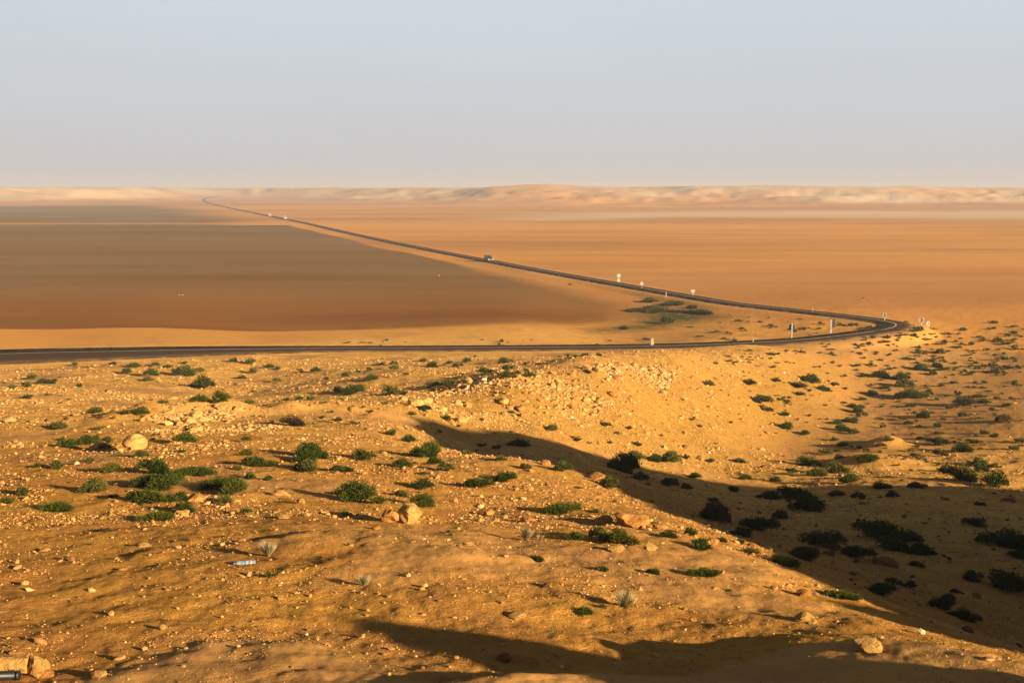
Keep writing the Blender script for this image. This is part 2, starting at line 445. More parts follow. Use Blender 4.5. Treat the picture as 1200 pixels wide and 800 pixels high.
def mesh_obj(name, verts, faces, material, parent=None, smooth=False, loc=None):
    me = bpy.data.meshes.new(name)
    me.from_pydata([tuple(map(float, v)) for v in verts], [], [tuple(int(i) for i in f) for f in faces]); me.update()
    me.materials.append(material)
    if smooth: me.shade_smooth()
    o = bpy.data.objects.new(name, me); link(o, parent)
    if loc is not None: o.location = loc
    return o

def bm_obj(name, bm, material, parent=None, smooth=False):
    me = bpy.data.meshes.new(name); bm.to_mesh(me); bm.free()
    me.materials.append(material)
    if smooth: me.shade_smooth()
    return link(bpy.data.objects.new(name, me), parent)

def big_mesh(name, V, Fq, material, smooth=True, attrs=None):
    """V (n,3), Fq (m,k) all faces the same size"""
    me = bpy.data.meshes.new(name)
    n, (mm, k) = len(V), Fq.shape
    me.vertices.add(n); me.vertices.foreach_set('co', np.ascontiguousarray(V, dtype=np.float32).ravel())
    me.loops.add(mm * k); me.loops.foreach_set('vertex_index', np.ascontiguousarray(Fq, dtype=np.int32).ravel())
    me.polygons.add(mm); me.polygons.foreach_set('loop_start', np.arange(0, mm * k, k, dtype=np.int32))
    try: me.polygons.foreach_set('loop_total', np.full(mm, k, dtype=np.int32))
    except Exception: pass
    me.polygons.foreach_set('use_smooth', np.full(mm, smooth, dtype=bool))
    for an, av in (attrs or {}).items():
        a = me.attributes.new(an, 'FLOAT', 'POINT'); a.data.foreach_set('value', np.ascontiguousarray(av, dtype=np.float32))
    me.update(calc_edges=True); me.validate()
    me.materials.append(material)
    return me

def thing(name, label, cat, loc, rotz=0, group=None):
    o = bpy.data.objects.new(name, None); COL.objects.link(o); o.empty_display_size = .3
    o.location = loc; o.rotation_euler = (0, 0, rotz)
    o['label'] = label; o['category'] = cat
    if group: o['group'] = group
    return o

def tag(o, label, cat, group=None, kind=None):
    if label: o['label'] = label
    if cat: o['category'] = cat
    if group: o['group'] = group
    if kind: o['kind'] = kind
    return o

def box(bm, x0, x1, y0, y1, z0, z1):
    vs = [bm.verts.new((x, y, z)) for z in (z0, z1) for x, y in ((x0, y0), (x1, y0), (x1, y1), (x0, y1))]
    for f in ((3,2,1,0),(4,5,6,7),(0,1,5,4),(1,2,6,5),(2,3,7,6),(3,0,4,7)): bm.faces.new([vs[i] for i in f])

def cyl(bm, p, q, r0, r1=None, seg=12):
    p, q = Vector(p), Vector(q); r1 = r0 if r1 is None else r1
    ax = (q - p).normalized(); u = ax.orthogonal().normalized(); v = ax.cross(u)
    a = [bm.verts.new(p + (u * math.cos(2*math.pi*i/seg) + v * math.sin(2*math.pi*i/seg)) * r0) for i in range(seg)]
    b = [bm.verts.new(q + (u * math.cos(2*math.pi*i/seg) + v * math.sin(2*math.pi*i/seg)) * r1) for i in range(seg)]
    for i in range(seg): bm.faces.new((a[i], a[(i+1)%seg], b[(i+1)%seg], b[i]))
    bm.faces.new(a[::-1]); bm.faces.new(b)

def prism(bm, outline, y0, y1):
    """outline: (x, z) points, extruded from y0 to y1"""
    a = [bm.verts.new((x, y0, z)) for x, z in outline]; b = [bm.verts.new((x, y1, z)) for x, z in outline]
    n = len(outline)
    for i in range(n): bm.faces.new((a[i], a[(i+1)%n], b[(i+1)%n], b[i]))
    bm.faces.new(a[::-1]); bm.faces.new(b)
    bmesh.ops.recalc_face_normals(bm, faces=bm.faces[:])

# ------------------------------------------------------------------ ground: one sheet, fine in front of the camera, out to the horizon
th = np.concatenate([np.linspace(-180, -40, 71)[:-1], np.linspace(-40, -25.6, 30)[:-1], np.linspace(-25.6, 25.6, 760), np.linspace(25.6, 40, 30)[1:], np.linspace(40, 180, 71)[1:-1]])
th = np.radians(th)
rr = [0.6]
while rr[-1] < 9000:
    r = rr[-1]
    rr.append(r * (1.10 if r < 7.5 else 1.0062 if r < 60 else 1.0058 if r < 300 else 1.012 if r < 1200 else 1.011 if r < 2600 else 1.05))
rr = np.array(rr)
TH, RR = np.meshgrid(th, rr)
GX, GY = RR * np.sin(TH), RR * np.cos(TH)
GZ = height(GX, GY)
nr, ntt = GX.shape
idx = np.arange(nr * ntt).reshape(nr, ntt)
nx = np.roll(idx, -1, axis=1)
quads = np.stack([idx[:-1], nx[:-1], nx[1:], idx[1:]], -1).reshape(-1, 4)[:, ::-1]
V = np.stack([GX, GY, GZ], -1).reshape(-1, 3)
# centre cap
V = np.concatenate([V, [[0, 0, -1.7]]])

def in_poly(px, py, poly):
    inside = np.zeros(px.shape, bool)
    n = len(poly)
    for i in range(n):
        (x1, y1), (x2, y2) = poly[i], poly[(i + 1) % n]
        c = ((y1 > py) != (y2 > py)) & (px < (x2 - x1) * (py - y1) / (y2 - y1 + 1e-12) + x1)
        inside ^= c
    return inside

def soft_zone(x, y, poly, soft_fn):
    """signed, softened membership of a zone on the plain given as ground outline (world x, y)"""
    ins = in_poly(x, y, poly)
    best = np.full(x.shape, 1e9)
    n = len(poly)
    for i in range(n):
        (x1, y1), (x2, y2) = poly[i], poly[(i + 1) % n]
        dx, dy = x2 - x1, y2 - y1
        t = np.clip(((x - x1) * dx + (y - y1) * dy) / (dx * dx + dy * dy + 1e-9), 0, 1)
        best = np.minimum(best, np.hypot(x - x1 - t * dx, y - y1 - t * dy))
    s = np.where(ins, best, -best) / soft_fn
    return np.clip(0.5 + 0.5 * s, 0, 1)

fx, fy = V[:, 0], V[:, 1]
fr = np.hypot(fx, fy)
def zone(pixels): return [tuple(on_plain(px, py)[:2]) for px, py in pixels]
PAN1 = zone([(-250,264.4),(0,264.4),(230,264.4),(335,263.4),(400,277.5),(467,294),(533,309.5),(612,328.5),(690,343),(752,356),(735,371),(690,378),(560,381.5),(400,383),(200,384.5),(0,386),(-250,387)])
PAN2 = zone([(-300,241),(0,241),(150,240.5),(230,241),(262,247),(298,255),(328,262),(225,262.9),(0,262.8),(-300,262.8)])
PALE1 = zone([(540,259),(620,250),(700,247),(900,246),(1500,247),(1500,257),(1000,257.5),(800,255),(650,260)])
PALE2 = zone([(-300,262.5),(225,262.7),(335,263),(345,264.5),(0,265.3),(-300,265.3)])
warpn = fbm(fx, fy, 60, 4, 91)
sft = np.clip(0.02 * fr, 2.0, 40)
pan = np.zeros(len(V)); pale = np.zeros(len(V))
sel = (fr > 140) & (fy > 0)
jx = fx + warpn * 0.012 * fr; jy = fy + fbm(fx, fy, 90, 4, 97) * 0.05 * fr
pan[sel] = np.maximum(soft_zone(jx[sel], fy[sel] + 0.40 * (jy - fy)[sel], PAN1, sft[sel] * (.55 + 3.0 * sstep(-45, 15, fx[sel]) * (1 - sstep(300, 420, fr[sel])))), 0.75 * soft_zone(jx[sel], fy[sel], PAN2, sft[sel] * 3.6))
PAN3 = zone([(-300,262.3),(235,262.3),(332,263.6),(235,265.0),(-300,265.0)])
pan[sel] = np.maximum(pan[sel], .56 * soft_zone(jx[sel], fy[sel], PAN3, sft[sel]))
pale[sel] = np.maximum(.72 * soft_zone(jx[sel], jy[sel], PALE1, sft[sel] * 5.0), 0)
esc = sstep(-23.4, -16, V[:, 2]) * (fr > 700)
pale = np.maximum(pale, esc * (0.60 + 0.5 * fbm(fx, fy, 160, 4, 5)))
_rd, _ = road_dist(fx, fy)
# edge of the plain against the hill
hillm = 1 - sstep(165, 215, fr + 22 * fbm(fx, fy, 30, 3, 77) + 10 - 20 * sstep(-40, 40, fx))
hillm = np.maximum(hillm, (1 - sstep(4.0, 9.0, _rd)) * (fr < 320) * .6)
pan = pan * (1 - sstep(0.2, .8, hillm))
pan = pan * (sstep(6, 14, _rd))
# bright freshly dug bank (the slope that faces right) and smooth blown sand
BANK = [tuple(at_depth(px, py, D)[:2]) for px, py, D in [(470,470,70),(540,446,84),(640,436,92),(740,422,106),(850,412,138),(930,410,154),(1010,420,160),(990,470,134),(900,525,100),(820,545,82),(700,527,74),(600,500,72),(530,500,62)]]
bank = np.zeros(len(V)); s2 = (fr > 40) & (fr < 220)
bank[s2] = soft_zone(fx[s2] + 3 * fbm(fx[s2], fy[s2], 8, 3, 33), fy[s2], BANK, np.full(s2.sum(), 5.0))
soft = .8 * sstep(0.18, 0.40, fbm(fx, fy, 7.0, 3, 45) + 0.10 * fbm(fx, fy, 2.0, 2, 46)) * (fr < 320)
soft = np.maximum(soft, ridge(fx, fy, _lip, 2.2, 0.5) * .95)
soft = np.maximum(soft, ridge(fx, fy, _lip2, 1.8, .5))
soft = np.maximum(soft, ridge(fx, fy, _lip3, 1.0, .4) * .5)
soft = np.maximum(soft, sstep(-22.6, -24.4, V[:, 2]) * (fr < 190) * (fx > 20) * .85)
soft = soft * (1 - bank)
GREEN = zone([(745,363),(775,357),(800,360),(835,366),(850,369),(800,374),(770,380),(700,384),(690,381),(745,374)])
green = np.zeros(len(V)); s3 = (fr > 150) & (fr < 330)
green[s3] = soft_zone(fx[s3], fy[s3] + 3 * fbm(fx[s3], fy[s3], 9, 3, 88), GREEN, np.full(s3.sum(), 5.0))

rust = (1 - sstep(205, 330, fr + 60 * fbm(fx, fy, 80, 3, 14))) * (fr > 100)
gold = np.clip(sstep(26, 60, fr + 10 * fbm(fx, fy, 12, 3, 15)) * (1 - .75 * sstep(-22.0, -24.2, V[:, 2]) * (fx > 15)), 0, 1)
for mx, my, mr in ((34.6, 101, 2.6), (36.2, 104, 1.8), (29.3, 88.5, 3.6)):
    gold = np.maximum(gold, np.exp(-((fx - mx) ** 2 + (fy - my) ** 2) / mr ** 2))
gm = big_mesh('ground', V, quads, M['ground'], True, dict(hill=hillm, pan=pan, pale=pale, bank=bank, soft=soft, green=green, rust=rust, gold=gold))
# close the small hole under the camera
gbm = bmesh.new(); gbm.from_mesh(gm); gbm.verts.ensure_lookup_table()
cvi = len(V) - 1
for j in range(ntt):
    gbm.faces.new((gbm.verts[cvi], gbm.verts[(j + 1) % ntt], gbm.verts[j])).smooth = True
gbm.to_mesh(gm); gbm.free()
ground = bpy.data.objects.new('ground', gm); link(ground)
tag(ground, 'sandy desert ground falling from the hill to the wide plain', 'ground', kind='structure')

# ------------------------------------------------------------------ road
tan = np.gradient(ROAD[:, :2], axis=0); tan /= np.linalg.norm(tan, axis=1)[:, None]
nrm = np.stack([tan[:, 1], -tan[:, 0]], 1)
def ribbon(name, offs, dz, material, across=None, wide=True):
    """offs: fractions of the half width (or metres when wide is off)"""
    k = len(offs); n = len(ROAD)
    VV = np.zeros((n, k, 3))
    for j, o in enumerate(offs):
        m_ = o * ROAD_HW if wide else o - .26 * ROAD_HW * _rx
        VV[:, j, :2] = ROAD[:, :2] + nrm * m_[:, None]
        VV[:, j, 2] = ROAD[:, 2] + dz[j] + ROAD_BANK * np.clip(m_, -ROAD_HW, ROAD_HW)
    ii = np.arange(n * k).reshape(n, k)
    q = np.stack([ii[:-1, :-1], ii[:-1, 1:], ii[1:, 1:], ii[1:, :-1]], -1).reshape(-1, 4)
    me = big_mesh(name, VV.reshape(-1, 3), q[:, ::-1], material, True, {'across': np.tile(across, n)} if across is not None else None)
    if me.polygons[0].normal.z < 0: me.flip_normals()
    o = bpy.data.objects.new(name, me); link(o)
    return o
W2 = ROAD_W / 2
tag(ribbon('road', [-1.05, -1, -.5, 0, .5, 1, 1.05], [-.25, 0, .04, .07, .04, 0, -.25], M['road'], np.array([-1.05, -1, -.5, 0, .5, 1, 1.05])),
    'narrow dark asphalt road with a hairpin bend crossing the plain', 'road', kind='structure')
tag(ribbon('road_marking', [-.10, .10], [.074, .074], M['line'], None, False), 'worn white centre line painted along the asphalt road', 'road marking', kind='structure')
# ------------------------------------------------------------------ gravel: the countless small stones of the hillside (one object)
def ico(sub):
    bm = bmesh.new(); bmesh.ops.create_icosphere(bm, subdivisions=sub, radius=1.0)
    V_ = np.array([v.co[:] for v in bm.verts]); F_ = np.array([[v.index for v in f.verts] for f in bm.faces]); bm.free()
    return V_, F_
ICO1 = ico(1)
def gravel_material():
    m, nt, b = mat('gravel_stone')
    t = attr(nt, 'tone')
    r_ = nd(nt, 'ShaderNodeValToRGB'); nt.links.new(t, r_.inputs[0])
    cr = r_.color_ramp; cr.interpolation = 'LINEAR'
    cr.elements[0].position = 0; cr.elements[0].color = (0.16, 0.075, 0.03, 1)
    cr.elements[1].position = 1; cr.elements[1].color = (0.60, 0.48, 0.28, 1)
    for p, c in ((.25, (0.36, 0.18, 0.06, 1)), (.6, (0.45, 0.26, 0.085, 1)), (.88, (0.52, 0.34, 0.13, 1))):
        e = cr.elements.new(p); e.color = c
    nt.links.new(r_.outputs[0], b.inputs['Base Color']); b.inputs['Roughness'].default_value = .95
    return m
M['gravel'] = gravel_material()

RUB_A = [(470,470),(530,452),(600,443),(680,434),(740,427),(800,432),(780,460),(740,488),(690,500),(620,498),(560,492),(500,490)]
RUB_B = [(125,503),(180,488),(240,480),(300,478),(335,486),(330,502),(260,507),(190,510)]
def scatter_gravel(N):
    g = RNG
    th_ = R(-26.5) + R(53) * g.random(N); r_ = np.exp(np.log(8.4) + (np.log(150) - np.log(8.4)) * g.random(N) ** 1.15)
    x, y = r_ * np.sin(th_), r_ * np.cos(th_)
    sf = sstep(0.16, 0.38, fbm(x, y, 7.0, 3, 45) + 0.10 * fbm(x, y, 2.0, 2, 46))
    for ln, a, b2 in ((_lip, 2.0, .45), (_lip2, 1.7, .5), (_lip3, 1.3, .4)): sf = np.maximum(sf, ridge(x, y, ln, a, b2))
    patch = sstep(-.25, .35, fbm(x, y, 1.6, 3, 201) + .6 * fbm(x, y, 6, 2, 202))
    bk = soft_zone(x, y, BANK, np.full(N, 5.0))
    keep = g.random(N) < np.clip((1 - .80 * sf) * (.10 + .90 * patch ** 1.5) + bk, 0, 1)
    zz = height(x, y)
    valley = sstep(-21.5, -23.8, zz) * (x > 15)
    keep &= g.random(N) > valley * .85
    rd, _ = road_dist(x, y); keep &= (rd > ROAD_W / 2 + 1.2)
    x, y, r_, bk = x[keep], y[keep], r_[keep], bk[keep]
    # dense small rubble on the dug bank and on the low heap
    for poly, m_ in ((RUB_A, 5200), (RUB_B, 1500)):
        w_ = np.array([q[:2] for q in (ground_at(*c) for c in poly) if q is not None])
        lo, hi = w_.min(0), w_.max(0)
        X = g.uniform(lo[0], hi[0], m_ * 3); Y = g.uniform(lo[1], hi[1], m_ * 3)
        k = in_poly(X, Y, [tuple(q) for q in w_]) & (fbm(X, Y, 4, 3, 66) > -.14)
        X, Y = X[k][:m_], Y[k][:m_]
        x = np.concatenate([x, X]); y = np.concatenate([y, Y]); r_ = np.concatenate([r_, np.hypot(X, Y)]); bk = np.concatenate([bk, np.full(len(X), 2.0)])
    n = len(x)
    px1 = r_ / 1107.0
    s = px1 * (0.50 + 0.62 * g.pareto(3.2, n))              # half size
    s = np.where(bk > 1.5, s * 1.5, s); s = np.clip(s, .006, np.where(bk > .4, .30, .05 + .0010 * r_)); bk = np.minimum(bk, 1)
    big = np.clip(s / px1, 0, 4)
    z = height(x, y)
    nv, nf = len(ICO1[0]), len(ICO1[1])
    var = [ICO1[0] * (1 + .38 * (np.random.default_rng(k).random((nv, 1)) - .5)) for k in range(10)]
    var = np.array(var)[g.integers(0, 10, n)]
    sc = np.stack([s * (.8 + .7 * g.random(n)), s * (.7 + .5 * g.random(n)), s * (.40 + .45 * g.random(n))], -1)
    a = g.random(n) * 2 * np.pi; ca, sa = np.cos(a), np.sin(a)
    L = var * sc[:, None, :]
    tilt = (g.random((n, 1)) - .5) * .7
    L[..., 2] += L[..., 0] * tilt
    X = L[..., 0] * ca[:, None] - L[..., 1] * sa[:, None] + x[:, None]
    Y = L[..., 0] * sa[:, None] + L[..., 1] * ca[:, None] + y[:, None]
    Z = L[..., 2] + (z + sc[:, 2] * .45)[:, None]
    VV = np.stack([X, Y, Z], -1).reshape(-1, 3)
    FF = (ICO1[1][None] + (np.arange(n) * nv)[:, None, None]).reshape(-1, 3)
    tone = np.clip(.42 + .2 * g.standard_normal(n) + .25 * (g.random(n) < .06) - .35 * (g.random(n) < .10) + .12 * bk, 0, 1)
    me = big_mesh('gravel', VV, FF, M['gravel'], False, {'tone': np.repeat(tone, nv)})
    o = bpy.data.objects.new('gravel', me); link(o)
    tag(o, 'loose gravel and small pale stones strewn over the hillside', 'gravel', kind='stuff')
scatter_gravel(140000)

# ------------------------------------------------------------------ rocks
def rock_mesh(seed, sub=3, cuts=9, flat=.7, rough=.10):
    g = np.random.default_rng(seed)
    V_, F_ = ico(sub)
    V_ = V_.copy()
    for k in range(cuts):                                # planar breaks
        n = g.standard_normal(3); n /= np.linalg.norm(n)
        d = .62 + .28 * g.random()
        ex = V_ @ n - d
        V_ -= np.where(ex > 0, ex, 0)[:, None] * n[None] * .92
    nz = fbm(V_[:, 0] * 1 + V_[:, 2] * .7 + seed, V_[:, 1] - V_[:, 2] * .6, .9, 3, seed) + .5 * fbm(V_[:, 0] - V_[:, 2], V_[:, 1] + V_[:, 2] * .8, .3, 3, seed + 5)
    V_ *= (1 + rough * 2.2 * nz)[:, None]
    V_[:, 2] *= flat * .78
    w_ = V_[:, 0].max() - V_[:, 0].min()
    V_ /= w_                                              # unit width
    V_[:, 2] -= V_[:, 2].min()
    return V_, F_
ROCKS = {}
def rock_data(kind, v, flat):
    key = (kind, v, flat)
    if key not in ROCKS:
        V_, F_ = rock_mesh(100 + v, 3, 10 + v % 5, flat, .14 + .03 * (v % 3))
        me = bpy.data.meshes.new('rock')
        me.from_pydata(V_.tolist(), [], F_.tolist()); me.update(); me.materials.append(M['rock_' + kind])
        me.shade_smooth()
        try: me.set_sharp_from_angle(angle=R(24))
        except Exception: me.shade_flat()
        ROCKS[key] = me
    return ROCKS[key]

def add_rock(px, py, wpx, kind='pale', flat=.75, sink=.22, name='rock', v=None, p=None, rz=None, asp=None):
    if p is None: p = ground_at(px, py)
    if p is None: return None
    w_ = wpx / F * np.linalg.norm(p) * (.75 if kind == 'red' else 1)
    v = random.randrange(12) if v is None else v
    o = bpy.data.objects.new(name, rock_data(kind, v, flat)); link(o)
    a = random.uniform(.75, 1.0) if asp is None else asp
    o.scale = (w_, w_ * a, w_ * random.uniform(.88, 1.1))
    rz = random.uniform(0, 6.28) if rz is None else rz
    o.rotation_euler = (random.uniform(-.12, .12), random.uniform(-.12, .12), rz)
    h = w_ * .62 * flat
    # the photo's bottom edge: the rock's near side meets the ground there
    o.location = (p[0], p[1] + w_ * .35, float(height(np.array([p[0]]), np.array([p[1] + w_ * .35]))[0]) - h * sink)
    return o

# ------------------------------------------------------------------ how every shrub and stone is described
LANDMARKS = [   # pixel, words
 ((152,522), 'the big pale boulder'), ((470,608), 'the cracked two-part boulder'), ((284,659), 'the crushed plastic bottle'),
 ((592,772), 'the rust red rock'), ((948,726), 'the sunlit rock by the shadow'), ((927,396), 'the round dark sign'),
 ((974,390), 'the tall grey sign board'), ((1082,382), 'the two chevron boards'), ((764,405), 'the whitewashed milestone'),
 ((112,790), 'the tapered yellow stone'), ((538,492), 'the blocky yellow boulder'), ((9,492), 'the left edge boulder'),
 ((640,544), 'the upright orange boulder'), ((708,612), 'the rounded orange rock'), ((1040,660), 'the dark red rock in shade'),
 ((673,470), 'the orange bank rock'), ((1147,700), 'the upright shaded stone'), ((227,586), 'the orange rock among shrubs'),
 ((1045,521), 'the pale valley mound'), ((1050,382), 'the hairpin bend'), ((1020,760), 'the dune lip stone'),
 ((312,653), 'the dry grey tuft'), ((833,637), 'the shadow edge rock'), ((943,696), 'the low orange outcrop'),
 ((607,724), 'the flat pale stone'), ((760,340), 'the triangular road sign'), ((200,467), 'the rubble heap stone'),
 ((1013,349), 'the lone plain rock'), ((113,525), 'the smaller pale boulder'),
]
_lmp = [(ground_at(*p), p, t) for p, t in LANDMARKS]
_lmp = [(g, p, t) for g, p, t in _lmp if g is not None]
DESCRIBE = []      # (object, look, noun, position, own landmark words)
def describe(o, look, noun, p, own=None, cat=None, group=None):
    DESCRIBE.append((o, look, noun, np.array(p), own))
    o['category'] = cat or noun
    if group: o['group'] = group

def write_labels():
    ORD = ['', 'second ', 'third ', 'fourth ', 'fifth ', 'sixth ', 'seventh ', 'eighth ', 'ninth ', 'tenth ']
    made = {}
    for o, look, noun, p, own in DESCRIBE:
        best = None
        for g, pp, t in _lmp:
            if t == own: continue
            rx, ry = (p[0] / p[1] - g[0] / g[1]) * F, (np.log(p[1]) - np.log(g[1])) * 420
            d = math.hypot(rx, ry * 1.1)
            if d < 3: continue
            if best is None or d < best[0]: best = (d, rx, ry, t)
        d, rx, ry, t = best
        rel = ('right of' if rx > 0 else 'left of') if abs(rx) > abs(ry) * 1.1 else ('behind' if ry > 0 else 'in front of')
        made.setdefault((look, noun, rel, t), []).append((d, o))
    for (look, noun, rel, t), lst in made.items():
        lst.sort(key=lambda q: q[0])
        for k, (d, o) in enumerate(lst):
            if len(lst) == 1: s = f'{look} {noun} {rel} {t}'
            elif len(lst) == 2: s = f'{look} {noun} {rel} {t}, ' + ('nearer one' if k == 0 else 'farther one')
            else:
                s = f'{ORD[min(k, 9)]}{look} {noun} {rel} {t}' if k else f'closest {look} {noun} {rel} {t}'
            o['label'] = s

# ------------------------------------------------------------------ boulders and single stones seen in the photo: px, py (foot), width px, kind, flatness, own landmark words, look
BOULDERS = [
 (152,527,35,'pale',.72,'the big pale boulder','big pale'), (112,526,22,'pale',.8,'the smaller pale boulder','rounded pale'), (9,494,15,'pale',.9,'the left edge boulder','pale yellow'),
 (538,496,21,'pale',.8,'the blocky yellow boulder','blocky yellow'), (640,545,14,'orange',1.0,'the upright orange boulder','upright orange'),
 (708,613,26,'orange',.8,'the rounded orange rock','rounded orange'), (762,645,22,'pale',.7,None,'low pale'), (723,647,26,'pale',.5,None,'flat pale'),
 (573,603,14,'pale',.7,None,'small cream'), (227,587,25,'orange',.7,'the orange rock among shrubs','rounded orange'), (212,605,18,'pale',.6,None,'low pale'),
 (352,590,14,'pale',.8,None,'small cream'), (327,581,26,'pale',.45,None,'flat cream'), (167,641,18,'pale',.35,None,'flat cream'), (50,646,16,'pale',.35,None,'flat pale'),
 (201,468,14,'pale',.6,'the rubble heap stone','pale'), (332,607,17,'pale',.4,None,'flat pale'), (238,528,10,'pale',.8,None,'small cream'), (350,564,13,'pale',.6,None,'small cream'),
 (673,471,15,'orange',.9,'the orange bank rock','leaning orange'), (687,472,15,'pale',.9,None,'upright pale'), (948,730,30,'pale',.65,'the sunlit rock by the shadow','bright pale'),
 (943,698,22,'orange',.5,'the low orange outcrop','low orange'), (1022,763,36,'pale',.4,'the dune lip stone','flat pale'), (1040,664,38,'red',.5,'the dark red rock in shade','broad dark red'),
 (833,639,28,'orange',.6,'the shadow edge rock','low orange'), (1000,674,20,'red',.5,None,'dark red'), (1137,741,24,'red',.6,None,'dark red'), (973,651,20,'red',.55,None,'dark red'),
 (1147,701,9,'pale',1.3,'the upright shaded stone','narrow pale'), (592,776,31,'red',.75,'the rust red rock','rust red'), (607,726,27,'pale',.35,'the flat pale stone','flat pale'),
 (495,721,10,'pale',.6,None,'small tan'), (588,707,8,'pale',.7,None,'small cream'), (681,697,9,'pale',.7,None,'small cream'), (455,700,7,'pale',.7,None,'small white'), (768,763,10,'pale',.5,None,'small tan'),
 (113,793,24,'pale',.5,'the tapered yellow stone','tapered yellow'), (190,737,10,'pale',.8,None,'small yellow'), (327,703,9,'pale',.8,None,'small yellow'), (136,656,8,'pale',.7,None,'small yellow'),
 (142,668,13,'orange',.5,None,'low orange'), (195,692,11,'pale',.4,None,'flat yellow'), (242,679,6,'pale',.8,None,'small white'), (39,671,6,'pale',.8,None,'small white'), (342,783,6,'pale',.7,None,'small cream'),
 (495,783,9,'orange',.7,None,'small tan'), (450,768,8,'orange',.7,None,'small tan'), (12,767,9,'orange',.6,None,'small orange'), (548,639,16,'pale',.4,None,'flat cream'), (620,612,22,'orange',.5,None,'low orange'),
 (700,563,30,'orange',.45,None,'broken orange'), (740,617,36,'orange',.5,None,'broad orange'), (775,620,22,'orange',.6,None,'low orange'), (880,640,14,'red',.5,None,'dark red'), (895,548,14,'red',.6,None,'dark red'),
 (1110,586,18,'red',.5,None,'dark red'), (1185,588,24,'red',.5,None,'broad dark red'), (1195,758,12,'red',.7,None,'dark red'), (1167,669,10,'red',.7,None,'small dark red'), (880,547,9,'red',.7,None,'small dark red'),
 (488,612,10,'pale',.7,None,'small cream'), (605,575,9,'pale',.9,None,'small cream'), (618,574,16,'pale',.6,None,'low cream'), (622,553,8,'pale',.8,None,'small cream'), (540,570,10,'pale',.6,None,'small cream'), (410,640,10,'pale',.5,None,'small tan'),
 (652,770,7,'orange',.7,None,'small tan'), (905,597,9,'pale',.6,None,'small tan'), (1013,349.5,6,'red',.5,'the lone plain rock','low dark'), (209.5,346,2.6,'pale',.6,None,'tiny white'), (213.5,346,2.4,'pale',.6,None,'tiny white'), (514,323,2.4,'pale',.7,None,'tiny white'),
 (88,487,12,'pale',.5,None,'low cream'), (46,473,10,'pale',.5,None,'low cream'), (440,620,12,'orange',.6,None,'low tan'), (120,622,13,'pale',.4,None,'flat cream'), (515,705,9,'pale',.5,None,'small tan'), (840,690,9,'pale',.6,None,'small cream'),
 (981,729,7,'pale',.7,None,'small cream'), (1056,718,8,'pale',.7,None,'small cream'), (871,699,8,'pale',.6,None,'small cream'), (812,728,10,'orange',.7,None,'small tan'), (803,715,8,'pale',.8,None,'small cream'),
]
for px, py, wpx, kind, flat, own, look in BOULDERS:
    o = add_rock(px, py, wpx * (1 if wpx > 34 or wpx < 5 else .84), kind, flat, .34, asp=1.0 if own else None)
    if o: describe(o, look, 'rock', o.location, own, 'rock')
# the boulder split in two: two blocks leaning together
for px, py, wpx, v, own in ((458,612,24,3,None), (478,613,27,7,'the cracked two-part boulder')):
    o = add_rock(px, py, wpx, 'pale' if px > 470 else 'orange', 1.0, .12, v=v, asp=.9)
    tag(o, 'right and paler half of the boulder cracked in two' if px > 470 else 'left and more orange half of the boulder cracked in two', 'boulder', 'halves of the cracked boulder')

def rubble(n, poly, wlo, whi, label, group, kinds):
    xs = [p[0] for p in poly]; ys = [p[1] for p in poly]
    k = 0
    while k < n:
        px, py = random.uniform(min(xs), max(xs)), random.uniform(min(ys), max(ys))
        if not in_poly(np.array([px]), np.array([py]), poly)[0]: continue
        k += 1
        wpx = wlo + (whi - wlo) * random.random() ** 2.2
        o = add_rock(px, py, wpx, random.choice(kinds), random.choice((.6, .75, .9)), .25)
        if o: tag(o, label, 'rock', group)
rubble(120, [(470,470),(530,452),(600,442),(680,432),(740,425),(775,440),(740,470),(690,488),(620,495),(560,490),(500,488)], 4.5, 13,
       'angular yellow stone in the rubble on the sunlit bank', 'rubble stones on the sunlit bank', ('pale', 'pale', 'pale', 'orange'))
rubble(60, [(125,500),(180,486),(240,478),(300,476),(335,486),(330,500),(260,505),(190,508)], 4, 9,
       'small yellow stone in the low rubble heap behind the boulder', 'stones of the low rubble heap', ('pale',))
rubble(20, [(850,412),(950,408),(900,470),(820,480),(780,450)], 3, 6, 'small pale stone on the smooth face of the embankment', 'stones on the embankment face', ('pale', 'orange'))

